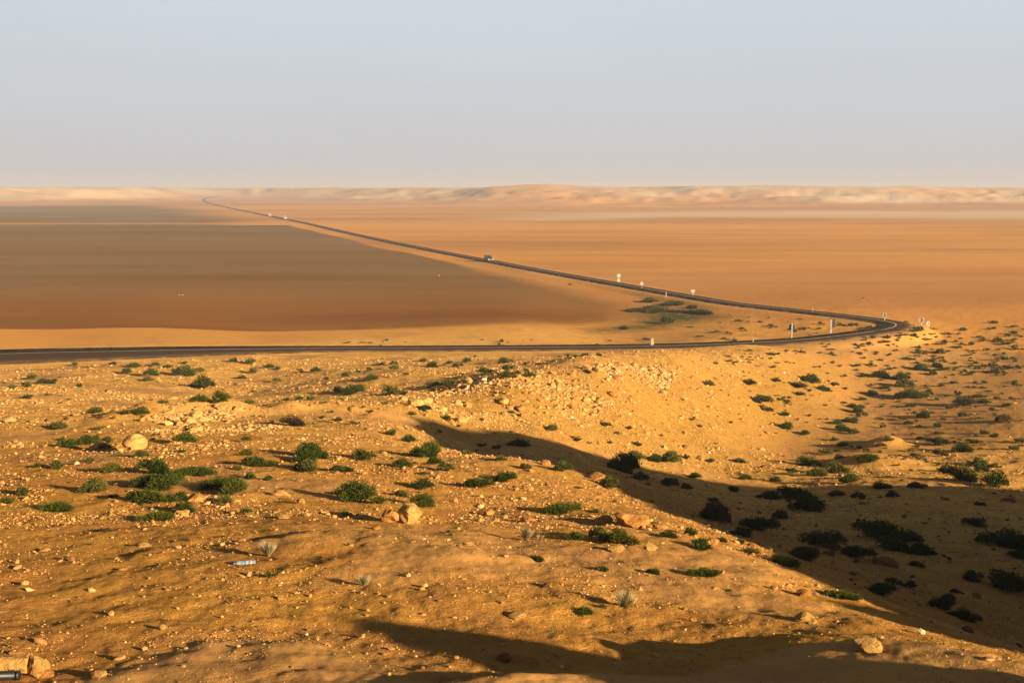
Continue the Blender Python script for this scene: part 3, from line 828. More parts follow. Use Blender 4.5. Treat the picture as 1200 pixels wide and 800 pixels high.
# ------------------------------------------------------------------ shrubs
def shrub_mesh(seed, n, leaf, hgt, clumps, elong=1.0, spiky=False):
    """leaf-sized faces spread through a handful of clumps; unit width, base at z = 0"""
    g = np.random.default_rng(seed)
    cs = []
    for k in range(clumps):
        a = g.random() * 6.283; q = .36 * math.sqrt(g.random())
        cs.append((q * math.cos(a), q * math.sin(a), g.uniform(.02, .28) * hgt, g.uniform(.11, .20)))
    cs.append((0, 0, .26 * hgt, .24))
    cs = np.array(cs)
    wgt = cs[:, 3] ** 2; wgt /= wgt.sum()
    ci = g.choice(len(cs), n, p=wgt)
    d = g.standard_normal((n, 3)); d[:, 2] = np.abs(d[:, 2]) * .9 - .15; d /= np.linalg.norm(d, axis=1)[:, None]
    rad = g.random(n) ** .45
    sq = np.stack([np.ones(n), np.ones(n), np.full(n, .55 + 1.1 * hgt)], 1)
    P = cs[ci, :3] + d * (rad * cs[ci, 3])[:, None] * sq
    # twigs that stick out
    out = g.random(n) < .10
    P[out] += d[out] * (g.random(out.sum()) * .10)[:, None]
    P[:, 2] = np.maximum(P[:, 2], .012 + .03 * g.random(n))
    ax = P - np.array([0, 0, -.25]); ax /= np.linalg.norm(ax, axis=1)[:, None]
    ax = ax + d * .6 + g.standard_normal((n, 3)) * (.25 if spiky else .45); ax /= np.linalg.norm(ax, axis=1)[:, None]
    sd_ = np.cross(ax, g.standard_normal((n, 3))); sd_ /= np.linalg.norm(sd_, axis=1)[:, None]
    L = leaf * (.6 + .8 * g.random(n)) * (2.6 if spiky else 1.0); Wd = L * (.10 if spiky else .42)
    nn = np.cross(ax, sd_)
    A = P - ax * (L * .5)[:, None]; B = P + sd_ * Wd[:, None] * .5 + nn * (L * .08)[:, None]
    C_ = P + ax * (L * .5)[:, None]; D_ = P - sd_ * Wd[:, None] * .5 + nn * (L * .08)[:, None]
    VV = np.stack([A, B, C_, D_], 1).reshape(-1, 3); VV[:, 0] *= elong
    VV[:, 2] = np.maximum(VV[:, 2], -.02)
    FF = np.arange(n * 4).reshape(n, 4)
    tone = np.repeat(np.clip(g.random(n) * .8 + g.random(len(cs))[ci] * .4 - .1, 0, 1), 4)
    sp = VV[:, 0].max() - VV[:, 0].min()
    VV /= sp * .86
    return VV, FF, tone

def tuft_mesh(seed, n):
    """spiky dry tuft: stalks fanning out of one root"""
    g = np.random.default_rng(seed)
    a = g.random(n) * 6.283; lean = .15 + .85 * g.random(n); ln = (.32 + .28 * g.random(n))
    d = np.stack([np.cos(a) * lean, np.sin(a) * lean, np.full(n, .95)], 1); d /= np.linalg.norm(d, axis=1)[:, None]
    s = np.cross(d, np.array([0, 0, 1.])); s /= np.linalg.norm(s, axis=1)[:, None]
    b0 = np.stack([np.cos(a) * .06 * g.random(n), np.sin(a) * .06 * g.random(n), np.zeros(n)], 1)
    VV = np.stack([b0 - s * .010, b0 + s * .010, b0 + d * (ln * .6)[:, None] + s * .008, b0 + d * ln[:, None] + np.array([0, 0, -.03])], 1).reshape(-1, 3)
    FF = np.arange(n * 4).reshape(n, 4)
    VV /= (VV[:, 0].max() - VV[:, 0].min())
    return VV, FF, np.repeat(g.random(n), 4)

def stems_mesh(seed, n=14, hgt=.4):
    g = random.Random(seed); bm = bmesh.new()
    for k in range(n):
        a = g.random() * 6.283; q = g.uniform(.15, .42)
        p0 = Vector((math.cos(a) * .03, math.sin(a) * .03, -.05)); p1 = Vector((math.cos(a) * q * .5, math.sin(a) * q * .5, hgt * g.uniform(.15, .4))); p2 = Vector((math.cos(a + .3) * q, math.sin(a + .3) * q, hgt * g.uniform(.35, .9)))
        cyl(bm, p0, p1, .014, .010, 5); cyl(bm, p1, p2, .010, .004, 5)
    me = bpy.data.meshes.new('stem'); bm.to_mesh(me); bm.free(); me.materials.append(M['stem'])
    return me

SH = {}
def shrub_data(kind, lod, v):
    key = (kind, lod, v)
    if key not in SH:
        if kind == 'grey':
            VV, FF, tone = tuft_mesh(700 + v, 420 if lod else 160)
        else:
            n, leaf = ((3600, .052), (1500, .072), (520, .11))[2 - lod]
            hg = .50 + .10 * (v % 4)
            VV, FF, tone = shrub_mesh(300 + v * 7 + lod, n, leaf, hg, 5 + v % 5, 1.0, kind == 'green' and v % 2 == 0)
        SH[key] = big_mesh('foliage', VV, FF, M['leaf_' + kind], False, {'tone': tone})
    return SH[key]
STEMS = [stems_mesh(k) for k in range(4)]
LOOK = {'dark': 'dark green', 'green': 'fresh green', 'olive': 'olive', 'brown': 'dry brown', 'grey': 'dry grey'}
NSHRUB = 0
PLANTS = []
def add_shrub(px, py, wpx, kind, hs=1.0, own=None):
    PLANTS.append((px, py, wpx, kind, hs, own))

def build_shrub(px, py, wpx, kind, hs=1.0, own=None):
    """px, py: middle of the foot of the plant in the photo; wpx: its width there"""
    global NSHRUB
    p = ground_at(px, py)
    if p is None: return None
    if kind == 'grey': hs *= 1.7
    w_ = wpx / F * np.linalg.norm(p) * 1.10
    v = random.randrange(6)
    yb = p[1] + w_ * .30
    loc = (p[0] * yb / p[1], yb, float(height(np.array([p[0] * yb / p[1]]), np.array([yb]))[0]) - .02 * w_)
    rz = random.uniform(0, 6.28)
    sz = w_ * random.uniform(.56, .86) * hs * (.85 if wpx > 28 and py > 500 and px > 850 else 1)
    size = 'tiny' if wpx < 9 else 'small' if wpx < 16 else 'medium-sized' if wpx < 28 else 'large'
    group = 'dry grey tufts on the hillside' if kind == 'grey' else 'low shrubs scattered over the desert'
    noun = 'tuft' if kind == 'grey' else 'shrub'
    if wpx >= 15:
        t = bpy.data.objects.new(noun, None); COL.objects.link(t); t.location = loc; t.rotation_euler = (0, 0, rz); t.scale = (w_, w_ * random.uniform(.7, 1), sz)
        f = bpy.data.objects.new('foliage', shrub_data(kind, 2 if wpx >= 26 else 1, v)); link(f, t)
        s = bpy.data.objects.new('stem', STEMS[v % 4]); link(s, t)
        if kind == 'grey': s.scale = (.5, .5, .4)
    else:
        t = bpy.data.objects.new(noun, shrub_data(kind, 0, v)); COL.objects.link(t); t.location = loc; t.rotation_euler = (0, 0, rz); t.scale = (w_, w_ * random.uniform(.8, 1), sz)
    describe(t, f'{size} {LOOK[kind]}', noun, loc, own, noun, group)
    NSHRUB += 1
    return t

def crop(x0, y0, rows, k=3.0):
    for cx, cy, w_, kd in rows:
        kind = {'d': 'dark', 'g': 'green', 'o': 'olive', 'b': 'brown', 'p': 'grey'}[kd]
        add_shrub(x0 + cx / k, y0 + cy / k, w_ / k, kind)

crop(0, 400, [(255,88,28,'o'),(305,92,10,'b'),(400,82,30,'d'),(470,92,40,'d'),(445,115,55,'o'),(520,90,30,'o'),(550,86,30,'o'),(530,124,50,'d'),(520,138,35,'o'),(592,95,35,'g'),(650,80,35,'o'),(655,97,25,'d'),
 (650,122,75,'g'),(700,110,35,'o'),(715,165,65,'d'),(885,80,40,'o'),(945,93,40,'g'),(888,114,35,'o'),(825,72,30,'d'),(850,132,30,'d'),(975,142,30,'o'),(1110,108,35,'d'),(975,102,20,'d'),(1055,102,15,'d'),
 (150,148,45,'d'),(105,135,25,'d'),(190,148,40,'d'),(45,168,38,'o'),(92,160,35,'o'),(95,202,30,'d'),(275,162,22,'d'),(705,222,65,'g'),(770,218,60,'g'),(880,220,45,'o'),(570,220,35,'o'),
 (335,256,50,'g'),(440,260,40,'d'),(500,262,55,'g'),(210,310,70,'o'),(355,310,35,'o'),(1035,298,92,'b'),(655,355,70,'g'),(865,350,40,'o'),(680,312,40,'o'),(250,373,60,'d'),(305,362,60,'d'),(380,355,45,'d'),(370,382,40,'o'),
 (495,408,55,'o'),(130,446,35,'d'),(200,448,45,'o'),(395,462,65,'o'),(315,424,25,'o'),(640,392,25,'d'),(490,448,30,'o'),(870,400,45,'o'),(900,445,88,'d'),(835,453,40,'o'),(1082,405,105,'d'),(1132,412,70,'d'),(1075,427,90,'d'),(1085,460,80,'o'),(970,432,30,'d'),
 (1185,458,45,'d'),(550,465,100,'d'),(640,480,80,'d'),(700,478,85,'d'),(510,510,85,'d'),(585,526,115,'d'),(770,520,100,'d'),(820,536,120,'g'),(520,570,120,'d'),(550,632,112,'g'),(635,560,55,'d'),(645,608,85,'g'),
 (335,530,90,'o'),(400,550,35,'b'),(80,542,65,'o'),(205,602,105,'g'),(20,570,45,'o'),(780,572,55,'o'),(860,602,40,'o'),(940,490,35,'d'),(880,485,40,'d'),(1185,540,40,'d'),(380,670,38,'b'),(942,760,78,'p'),(945,832,24,'p'),
 (1185,180,42,'d'),(1045,205,40,'g'),(1010,208,30,'d'),(1135,270,30,'d'),(1190,282,35,'d'),(1090,210,25,'d')])
crop(400, 400, [(15,125,35,'g'),(105,138,60,'d'),(40,180,82,'d'),(135,82,35,'d'),(185,82,30,'o'),(185,100,30,'o'),(100,103,25,'d'),(60,110,20,'o'),(440,72,55,'g'),(470,55,15,'d'),(565,78,45,'g'),(595,72,20,'d'),(655,82,30,'d'),
 (320,92,45,'d'),(290,72,30,'d'),(380,82,25,'g'),(410,90,35,'o'),(495,110,42,'d'),(585,102,35,'g'),(520,110,40,'d'),(620,115,25,'d'),(650,108,20,'d'),(225,118,25,'o'),(290,170,45,'g'),(340,158,45,'d'),(375,152,45,'g'),(165,190,60,'o'),(215,188,30,'d'),
 (470,158,35,'o'),(580,130,50,'o'),(655,127,40,'o'),(290,245,45,'d'),(370,278,38,'d'),(75,243,20,'d'),(105,250,20,'d'),(40,292,20,'d'),(245,258,30,'o'),(180,330,40,'d'),(345,322,20,'d'),(310,408,110,'g'),(235,355,50,'d'),
 (65,418,75,'d'),(20,460,55,'d'),(215,442,80,'o'),(325,432,50,'d'),(360,455,55,'o'),(290,468,30,'d'),(625,370,70,'d'),(500,370,40,'d'),(550,378,40,'o'),(440,398,40,'o'),(650,448,58,'o'),(560,418,40,'o'),(775,458,70,'g'),
 (480,518,92,'d'),(570,492,92,'d'),(62,562,122,'d'),(215,548,65,'o'),(298,583,98,'g'),(295,522,70,'d'),(135,570,50,'g'),(10,612,28,'g'),(775,612,112,'g'),(895,602,38,'g'),(835,520,30,'d'),(942,518,85,'o'),(885,470,52,'o'),
 (830,700,62,'g'),(975,712,130,'g'),(905,695,65,'g'),(692,775,62,'d'),(1148,690,60,'d'),(650,700,60,'p'),(700,700,32,'p'),(1030,415,82,'o'),(1100,425,52,'d'),(1160,427,72,'o'),(990,458,130,'d'),(1150,508,62,'d'),(1050,487,60,'d'),
 (925,300,35,'o'),(745,318,42,'o'),(1040,368,38,'b'),(945,362,22,'d'),(830,352,28,'d'),(970,328,20,'d'),(1010,312,20,'d'),(1125,335,16,'d'),(595,255,30,'o'),(430,222,20,'o'),(860,112,35,'d'),(800,52,30,'d'),(825,55,30,'d'),(860,52,30,'o'),(905,52,22,'d')])
crop(800, 400, [(235,155,45,'d'),(325,142,30,'d'),(405,165,68,'b'),(450,148,60,'d'),(490,175,45,'d'),(535,158,32,'d'),(410,192,35,'d'),(90,160,40,'o'),(270,220,60,'d'),(295,205,35,'d'),(345,210,35,'d'),(370,217,22,'d'),(295,248,40,'o'),(355,262,38,'d'),
 (370,308,62,'g'),(430,330,48,'g'),(585,285,55,'d'),(535,292,48,'g'),(560,316,45,'d'),(600,327,42,'d'),(625,238,35,'d'),(630,210,30,'o'),(595,235,30,'d'),(635,265,26,'d'),(570,222,22,'d'),(610,252,50,'g'),(800,205,98,'g'),(665,192,45,'d'),(710,168,35,'g'),
 (640,128,32,'d'),(700,132,52,'d'),(765,137,50,'d'),(790,163,60,'o'),(800,232,30,'d'),(795,290,35,'d'),(850,268,48,'d'),(885,75,20,'d'),(895,94,30,'d'),(905,45,40,'o'),(840,105,45,'o'),(880,120,30,'d'),(920,104,30,'o'),
 (900,365,62,'d'),(980,390,72,'d'),(850,345,42,'d'),(905,328,35,'d'),(900,402,42,'o'),(1000,228,62,'b'),(1055,217,40,'d'),(1040,197,40,'g'),(1135,283,62,'b'),(1145,230,36,'g'),(1095,247,25,'d'),(1025,358,48,'d'),(1100,336,32,'d'),(1055,328,40,'g'),
 (1040,440,60,'o'),(1050,460,42,'d'),(1095,442,40,'o'),(980,490,112,'o'),(1110,515,75,'g'),(1185,358,38,'d'),(1170,382,40,'o'),(425,435,62,'g'),(475,477,82,'o'),(535,464,72,'o'),(495,392,26,'d'),(530,350,32,'o'),(560,370,45,'g'),(610,380,36,'d'),
 (550,412,45,'g'),(515,396,30,'o'),(650,432,78,'d'),(695,376,36,'d'),(720,356,36,'o'),(480,442,30,'o'),(595,482,32,'d'),(385,462,42,'d'),(580,500,50,'d'),(545,388,30,'g'),(645,388,24,'d'),(200,427,40,'d'),(100,425,42,'o'),(15,415,26,'o'),
 (40,482,45,'d'),(325,492,36,'d'),(220,487,42,'d'),(175,527,42,'d'),(10,517,40,'d'),(310,555,85,'d'),(390,560,110,'d'),(440,598,150,'d'),(105,568,42,'d'),(115,637,135,'b'),(540,545,60,'b'),(615,553,42,'d'),(735,547,42,'d'),(705,517,70,'d'),(820,515,55,'d'),
 (270,670,110,'d'),(205,688,72,'d'),(340,625,50,'b'),(25,682,52,'d'),(135,704,52,'d'),(65,733,72,'g'),(200,712,42,'g'),(480,718,142,'b'),(700,700,150,'d'),(745,738,130,'d'),(830,752,92,'d'),(610,765,90,'d'),(430,768,118,'g'),(1140,728,140,'d'),(1185,765,65,'d'),(1030,650,72,'d'),(1040,577,32,'d'),(235,745,60,'o'),
 (910,160,26,'d'),(960,150,20,'o'),(1010,120,24,'d'),(1060,150,22,'o'),(1100,110,26,'d'),(1150,100,26,'d'),(1180,160,26,'d'),(1080,180,20,'d'),(970,190,24,'d'),(870,185,22,'d'),(1110,205,24,'o'),(940,240,24,'d'),(985,265,36,'o'),(905,305,30,'d')])
crop(800, 600, [(72,228,85,'g'),(350,187,92,'d'),(560,306,98,'g'),(695,292,92,'d'),(750,257,60,'b'),(800,268,42,'d'),(830,196,50,'d'),(940,307,42,'d'),(965,287,42,'b'),(1010,243,95,'d'),(1140,284,130,'d'),(920,345,80,'d'),(985,378,95,'d')])
crop(400, 600, [(915,207,42,'g'),(1100,219,52,'g'),(845,367,68,'g'),(1000,337,90,'p'),(80,262,58,'p'),(920,337,24,'p')])
# by the road inside and beyond the bend
for px, py, w_, kd, hs in [(761,355,18,'green',.8),(789,359,30,'dark',.55),(822,369,34,'dark',.62),(783,380,14,'dark',1.5),(731,386,12,'dark',1.0),(768,366,26,'olive',.6),(746,366,20,'olive',.5),(800,367,20,'olive',.6),(785,366,20,'dark',.5),(812,362,16,'green',.7),(668,334,5,'dark',.7),(1062,378.5,9,'dark',.5),
        (757,399,9,'dark',.6),(940,387,9,'dark',.5),(1000,383,10,'olive',.6),(1010,386,8,'dark',.6),(1019,384,7,'dark',.5),(985,381,8,'dark',.5),(960,386,7,'olive',.5),(905,383,8,'dark',.5),(870,386,8,'dark',.5),(840,390,9,'olive',.5),
        (820,395,8,'dark',.5),(865,377,8,'olive',.5),(810,384,7,'dark',.5),(850,398,6,'dark',.5),(1095,386,7,'dark',.5),(1075,390,10,'dark',.5),(1110,392,9,'olive',.5),(1130,386,8,'dark',.5),(1165,379,9,'olive',.5),(1190,384,8,'dark',.5),(1150,396,9,'dark',.5),(1085,400,9,'dark',.5),(1040,403,10,'dark',.5),
        (1010,407,9,'olive',.5),(975,411,9,'dark',.6),(940,414,9,'dark',.6),(905,417,9,'dark',.6),(880,412,7,'olive',.6),(1120,408,8,'dark',.5),(1180,404,10,'dark',.5),(408,402,5,'dark',.5),(425,402,5,'dark',.5)]:
    add_shrub(px, py, w_, kd, hs)
rg = random.Random(31)
def field(n, x0, x1, y0, y1, w0, w1):
    for _ in range(n):
        add_shrub(rg.uniform(x0, x1), rg.uniform(y0, y1), w0 + (w1 - w0) * rg.random() ** 2, rg.choice(['dark', 'dark', 'olive', 'green', 'brown']), rg.uniform(.7, 1))
field(170, 1000, 1200, 384, 440, 3.5, 8); field(110, 1030, 1200, 430, 560, 3.5, 7.5); field(60, 860, 1040, 420, 500, 3, 6.5); field(70, 840, 1060, 372, 425, 3, 6.5); field(30, 760, 980, 420, 520, 2.5, 6)
field(60, 0, 600, 425, 520, 3, 6.5); field(40, 50, 900, 520, 640, 3.5, 6.5); field(40, 850, 1200, 540, 700, 3.5, 7); field(20, 400, 800, 398, 408, 2.5, 5)
PLANTS.sort(key=lambda q: -q[2])
for q in PLANTS[:296]: build_shrub(*q)
parts = []
SV, SF, ST = [], [], []; base = 0
for k, (px, py, wpx, kind, hs, own) in enumerate(PLANTS[296:]):
    q = ground_at(px, py)
    if q is None: continue
    w_ = wpx / F * np.linalg.norm(q) * 1.15; a = rg.uniform(0, 6.28)
    VV, FF, tone = shrub_mesh(900 + k % 9, 90, .17, .55, 3)
    X = (VV[:, 0] * math.cos(a) - VV[:, 1] * math.sin(a)) * w_ + q[0]; Y = (VV[:, 0] * math.sin(a) + VV[:, 1] * math.cos(a)) * w_ + q[1] + .3 * w_
    z0 = float(height(np.array([q[0]]), np.array([q[1] + .3 * w_]))[0])
    SV.append(np.stack([X, Y, VV[:, 2] * w_ * hs * .75 + z0], 1)); SF.append(FF + base); ST.append(tone); base += len(VV)
me = big_mesh('scrub', np.concatenate(SV), np.concatenate(SF), M['leaf_dark'], False, {'tone': np.concatenate(ST)})
o = bpy.data.objects.new('scrub', me); link(o)
tag(o, 'tiny dark desert plants dotted over the valley and slopes', 'scrub', kind='stuff')
print('shrubs', NSHRUB, len(PLANTS))
# ------------------------------------------------------------------ road signs, posts, vehicles
def post_bm(h, r=.035, seg=10):
    bm = bmesh.new(); cyl(bm, (0, 0, -.3), (0, 0, h), r, r, seg); return bm

def plate(outline, y0=-.012, y1=.012):
    bm = bmesh.new(); prism(bm, outline, y0, y1); return bm

def disc(rad, cz, seg=28): return [(rad * math.cos(2*math.pi*i/seg), cz + rad * math.sin(2*math.pi*i/seg)) for i in range(seg)]
def rect(w_, z0, z1, cx=0): return [(cx - w_/2, z0), (cx + w_/2, z0), (cx + w_/2, z1), (cx - w_/2, z1)]

def road_spot(px, py):
    p = ground_at(px, py)
    return Vector(p)

def face(loc): return math.atan2(-loc.x, loc.y)       # turned towards the camera's side

# round plate over a lower rectangular plate
p = road_spot(725, 331.8)
t = thing('road_sign', 'tall white sign of a round plate above a square one beyond the road', 'road sign', p, face(p))
bm_obj('pole', post_bm(2.45, .045), M['galv'], t)
s = bm_obj('round_plate', plate(disc(.48, 1.92), -.075, -.05), M['white'], t)
bm_obj('square_plate', plate(rect(.82, .40, 1.12), -.075, -.05), M['white'], t)
# triangle on a post
p = road_spot(752, 338)
t = thing('road_sign', 'white triangular warning sign standing on a thin post beyond the road', 'road sign', p, face(p))
bm_obj('pole', post_bm(1.75, .04), M['galv'], t)
bm_obj('triangular_plate', plate([(-.50, .92), (.50, .92), (.53, .98), (.05, 1.78), (-.05, 1.78), (-.53, .98)], -.07, -.045), M['white'], t)
# point-down plate
p = road_spot(812, 347)
t = thing('road_sign', 'white sign with its point down beyond the road, nearest the bend', 'road sign', p, face(p))
bm_obj('pole', post_bm(1.5, .05), M['galv'], t)
bm_obj('shield_plate', plate([(-.50, 1.28), (-.42, 1.45), (.42, 1.45), (.50, 1.28), (.40, .95), (.06, .62), (-.06, .62), (-.40, .95)], -.08, -.05), M['white'], t)
# disc seen from behind
p = road_spot(927.5, 397)
t = thing('road_sign', 'round sign seen from its dark back on a white pole beside the bend', 'road sign', p, face(p))
bm_obj('pole', post_bm(2.45, .085), M['white'], t)
bm_obj('round_plate', plate(disc(.47, 1.9), .088, .11), M['signback'], t)
bm_obj('clamp', plate(rect(.3, 1.86, 1.94), -.09, -.086), M['galv'], t)
# tall rectangular board seen from behind
p = road_spot(973.5, 390.5)
t = thing('road_sign', 'tall dark grey board on a broad white post beside the bend', 'road sign', p, face(p))
bm = bmesh.new(); box(bm, -.13, .13, -.1, .1, -.3, 2.35); bmesh.ops.bevel(bm, geom=bm.edges[:], offset=.015, segments=1, affect='EDGES'); bm_obj('post', bm, M['white'], t)
bm_obj('board', plate(rect(.62, .95, 2.38, .30), .11, .14), M['signback'], t)
# chevron boards
def chevron(px, py, h, w_, words, flip=1, turn=0):
    p = road_spot(px, py)
    t = thing('chevron_board', words, 'road sign', p, face(p) + turn, 'black and white boards round the bend')
    bm_obj('pole', post_bm(h - .05, .075), M['white'], t)
    b_ = bm_obj('board', plate(rect(w_, h - .78, h), -.105, -.08), M['white'], t)
    c = (h - .39); k = flip
    ch = [(-k*.22*w_, c + .34), (k*.02*w_, c + .34), (k*.28*w_, c), (k*.02*w_, c - .34), (-k*.22*w_, c - .34), (k*.04*w_, c)]
    if k < 0: ch = ch[::-1]
    bm_obj('chevron', plate(ch, -.112, -.106), M['black'], b_)
chevron(1036.5, 376.5, 1.55, .66, 'black and white chevron board behind the tip of the hairpin bend')
chevron(1079.5, 382, 1.45, .95, 'wider black and white chevron board right of the hairpin bend')
chevron(1087, 384.5, 1.2, .52, 'lower black and white chevron board, rightmost beside the hairpin bend', turn=.4)
# marker posts
def marker(px, py, h, words):
    p = road_spot(px, py)
    t = thing('marker_post', words, 'marker post', p, face(p), 'thin white marker posts along the road')
    bm = bmesh.new(); box(bm, -.075, .075, -.05, .05, -.2, h); bmesh.ops.bevel(bm, geom=bm.edges[:], offset=.02, segments=1, affect='EDGES'); bm_obj('post', bm, M['white'], t)
    bm_obj('reflector', plate(rect(.09, h - .25, h - .12), -.056, -.0505), M['red'], t)
marker(780.5, 348.5, 1.25, 'thin white marker post between the triangular sign and the pointed sign')
marker(952, 364.5, .75, 'small marker post beyond the upper leg of the road')
marker(882.5, 402, .75, 'short pale marker post on the near edge of the lower road leg')
marker(1073.5, 384, .5, 'very short white marker post just left of the wider chevron board')
# whitewashed milestone
p = road_spot(764, 405.4)
bm = bmesh.new()
prof = [(-.26, -.2), (.26, -.2), (.25, .95), (.20, 1.15), (.10, 1.26), (-.10, 1.26), (-.20, 1.15), (-.25, .95)]
prism(bm, prof, -.14, .14); bmesh.ops.bevel(bm, geom=bm.edges[:], offset=.03, segments=2, affect='EDGES')
t = thing('milestone', 'whitewashed stone kilometre post with rounded top by the near road', 'milestone', p, face(p) + .2)
bm_obj('stone', bm, M['concrete'], t)
bm = bmesh.new(); box(bm, -.36, .36, -.22, .22, -.2, .16); bmesh.ops.bevel(bm, geom=bm.edges[:], offset=.03, segments=1, affect='EDGES'); bm_obj('plinth', bm, M['concrete'], t)
# thin stake on the dark flat
p = road_spot(298.5, 359.5)
o = bm_obj('stake', post_bm(1.05, .05, 6), M['stem']); o.location = p; tag(o, 'thin dark wooden stake standing alone on the brown flat', 'stake')

# the car coming towards us
def vehicle(name, px, py, label, cat, L, Wd, H, hood, roofz, van=False, group=None, offset=1.5):
    q = on_plain(px, py, ROADZ)
    k = int(np.argmin(np.hypot(ROAD[:, 0] - q[0], ROAD[:, 1] - q[1])))
    pos, tg = ROAD[k], tan[k]
    dirv = -tg if np.dot(-tg, -pos[:2]) > 0 else tg          # heading towards the camera
    right = np.array([dirv[1], -dirv[0]])
    loc = (pos[0] + right[0] * offset, pos[1] + right[1] * offset, pos[2] + .03)
    rz = math.atan2(-dirv[0], dirv[1])                       # local +Y is forward
    t = thing(name, label, cat, loc, rz, group)
    hl, hw = L / 2, Wd / 2
    bm = bmesh.new()
    # lower body, side profile in (y, z), full width
    prof = [(-hl, .45), (-hl + .05, 1.0), (-hl + .12, 1.06), (hl - hood, 1.08), (hl - .25, 1.0), (hl - .03, .88), (hl, .45), (hl - .12, .30), (-hl + .12, .30)]
    a = [bm.verts.new((-hw, y, z)) for y, z in prof]; b_ = [bm.verts.new((hw, y, z)) for y, z in prof]; n = len(prof)
    for i in range(n): bm.faces.new((a[i], a[(i+1)%n], b_[(i+1)%n], b_[i]))
    bm.faces.new(a[::-1]); bm.faces.new(b_); bmesh.ops.recalc_face_normals(bm, faces=bm.faces[:])
    bmesh.ops.bevel(bm, geom=bm.edges[:], offset=.06, segments=2, affect='EDGES')
    paint = M['vanpaint'] if van else M['carpaint']
    body = bm_obj('body', bm, paint, t)
    # cabin: tapering greenhouse
    yb0, yb1, yt0, yt1 = -hl + .14, hl - hood, -hl + .34, hl - hood - (.35 if van else .62)
    def cab(z0, z1, inset, m, nm, par, grow=0):
        bm = bmesh.new()
        f0 = (z0 - 1.05) / (H - 1.05); f1 = (z1 - 1.05) / (H - 1.05)
        vs = []
        for f, z in ((f0, z0), (f1, z1)):
            y0, y1 = yb0 + (yt0 - yb0) * f - grow, yb1 + (yt1 - yb1) * f + grow; x = hw - .06 - .14 * f + grow
            vs.append([bm.verts.new(c) for c in ((-x, y0, z), (x, y0, z), (x, y1, z), (-x, y1, z))])
        for i in range(4): bm.faces.new((vs[0][i], vs[0][(i+1)%4], vs[1][(i+1)%4], vs[1][i]))
        bm.faces.new(vs[0][::-1]); bm.faces.new(vs[1]); bmesh.ops.recalc_face_normals(bm, faces=bm.faces[:])
        return bm_obj(nm, bm, m, par)
    cab(1.06, H - .09, 0, paint if van else M['glass'], 'cabin' if van else 'windows', t)
    roof = cab(H - .088, H, 0, paint if van else M['signback'], 'roof', t, .03)
    bm = bmesh.new()                                        # windscreen, proud of the cabin's front
    zs = ((1.12, .05), (H - .18, .88)); vs = []
    for z, _ in zs:
        f = (z - 1.05) / (H - 1.05); y = yb1 + (yt1 - yb1) * f + .012; x = hw - .14 - .14 * f
        vs.append([bm.verts.new((-x, y, z)), bm.verts.new((x, y, z)), bm.verts.new((x, y - .02, z)), bm.verts.new((-x, y - .02, z))])
    for i in range(4): bm.faces.new((vs[0][i], vs[0][(i+1)%4], vs[1][(i+1)%4], vs[1][i]))
    bm.faces.new(vs[0][::-1]); bm.faces.new(vs[1]); bmesh.ops.recalc_face_normals(bm, faces=bm.faces[:])
    bm_obj('windscreen', bm, M['glass'], t)
    for sx_ in (-1, 1):
        bm = bmesh.new(); cyl(bm, (sx_ * (hw - .28), hl - .12, .80), (sx_ * (hw - .28), hl + .012, .80), .12, .12, 14); bm_obj('headlight', bm, M['lamp'], t)
        bm = bmesh.new(); box(bm, sx_ * hw + (0 if sx_ > 0 else -.20), sx_ * hw + (.20 if sx_ > 0 else 0), yb1 - .25, yb1 - .15, 1.08, 1.28); bm_obj('mirror', bm, M['black'], t)
        for sy in (-1, 1):
            yy = sy * (hl - .85); x0, x1 = sx_ * (hw - .20), sx_ * (hw + .02)
            bm = bmesh.new(); cyl(bm, (x0, yy, .35), (x1, yy, .35), .36, .36, 20)
            w_ = bm_obj('wheel', bm, M['rubber'], t)
            bm = bmesh.new(); cyl(bm, (x1, yy, .35), (x1 + sx_ * .012, yy, .35), .21, .19, 14); bm_obj('rim', bm, M['chrome'], w_)
    bm = bmesh.new(); box(bm, -hw + .05, hw - .05, hl - .06, hl + .07, .38, .58); bmesh.ops.bevel(bm, geom=bm.edges[:], offset=.03, segments=1, affect='EDGES'); bm_obj('bumper', bm, M['black'], t)
    bm = bmesh.new(); box(bm, -.42, .42, hl - .05, hl + .02, .68, .88); bm_obj('grille', bm, M['black'], t)
    if not van:
        bm = bmesh.new()
        for sx_ in (-1, 1): cyl(bm, (sx_ * .62, yt0 + .1, H + .09), (sx_ * .62, yt1 - .1, H + .09), .025, .025, 6)
        for k in range(5):
            y = yt0 + .15 + (yt1 - yt0 - .3) * k / 4; cyl(bm, (-.62, y, H + .09), (.62, y, H + .09), .018, .018, 6)
            for sx_ in (-1, 1): cyl(bm, (sx_ * .62, y, H - .01), (sx_ * .62, y, H + .09), .018, .018, 6)
        bm_obj('roof_rack', bm, M['black'], t)
    return t
vehicle('car', 576, 306, 'dark grey off-road car with black windows driving towards us on the straight road', 'car', 4.6, 1.9, 1.86, 1.35, 1.8, offset=1.0)
vehicle('van', 317, 253.3, 'white van far off on the straight road, the farther of two', 'van', 5.2, 2.0, 2.3, .7, 2.2, True, 'white vans far off on the road', 1.2)
vehicle('van', 335, 257, 'white van far off on the straight road, the nearer of two', 'van', 5.2, 2.0, 2.3, .7, 2.2, True, 'white vans far off on the road', 1.2)

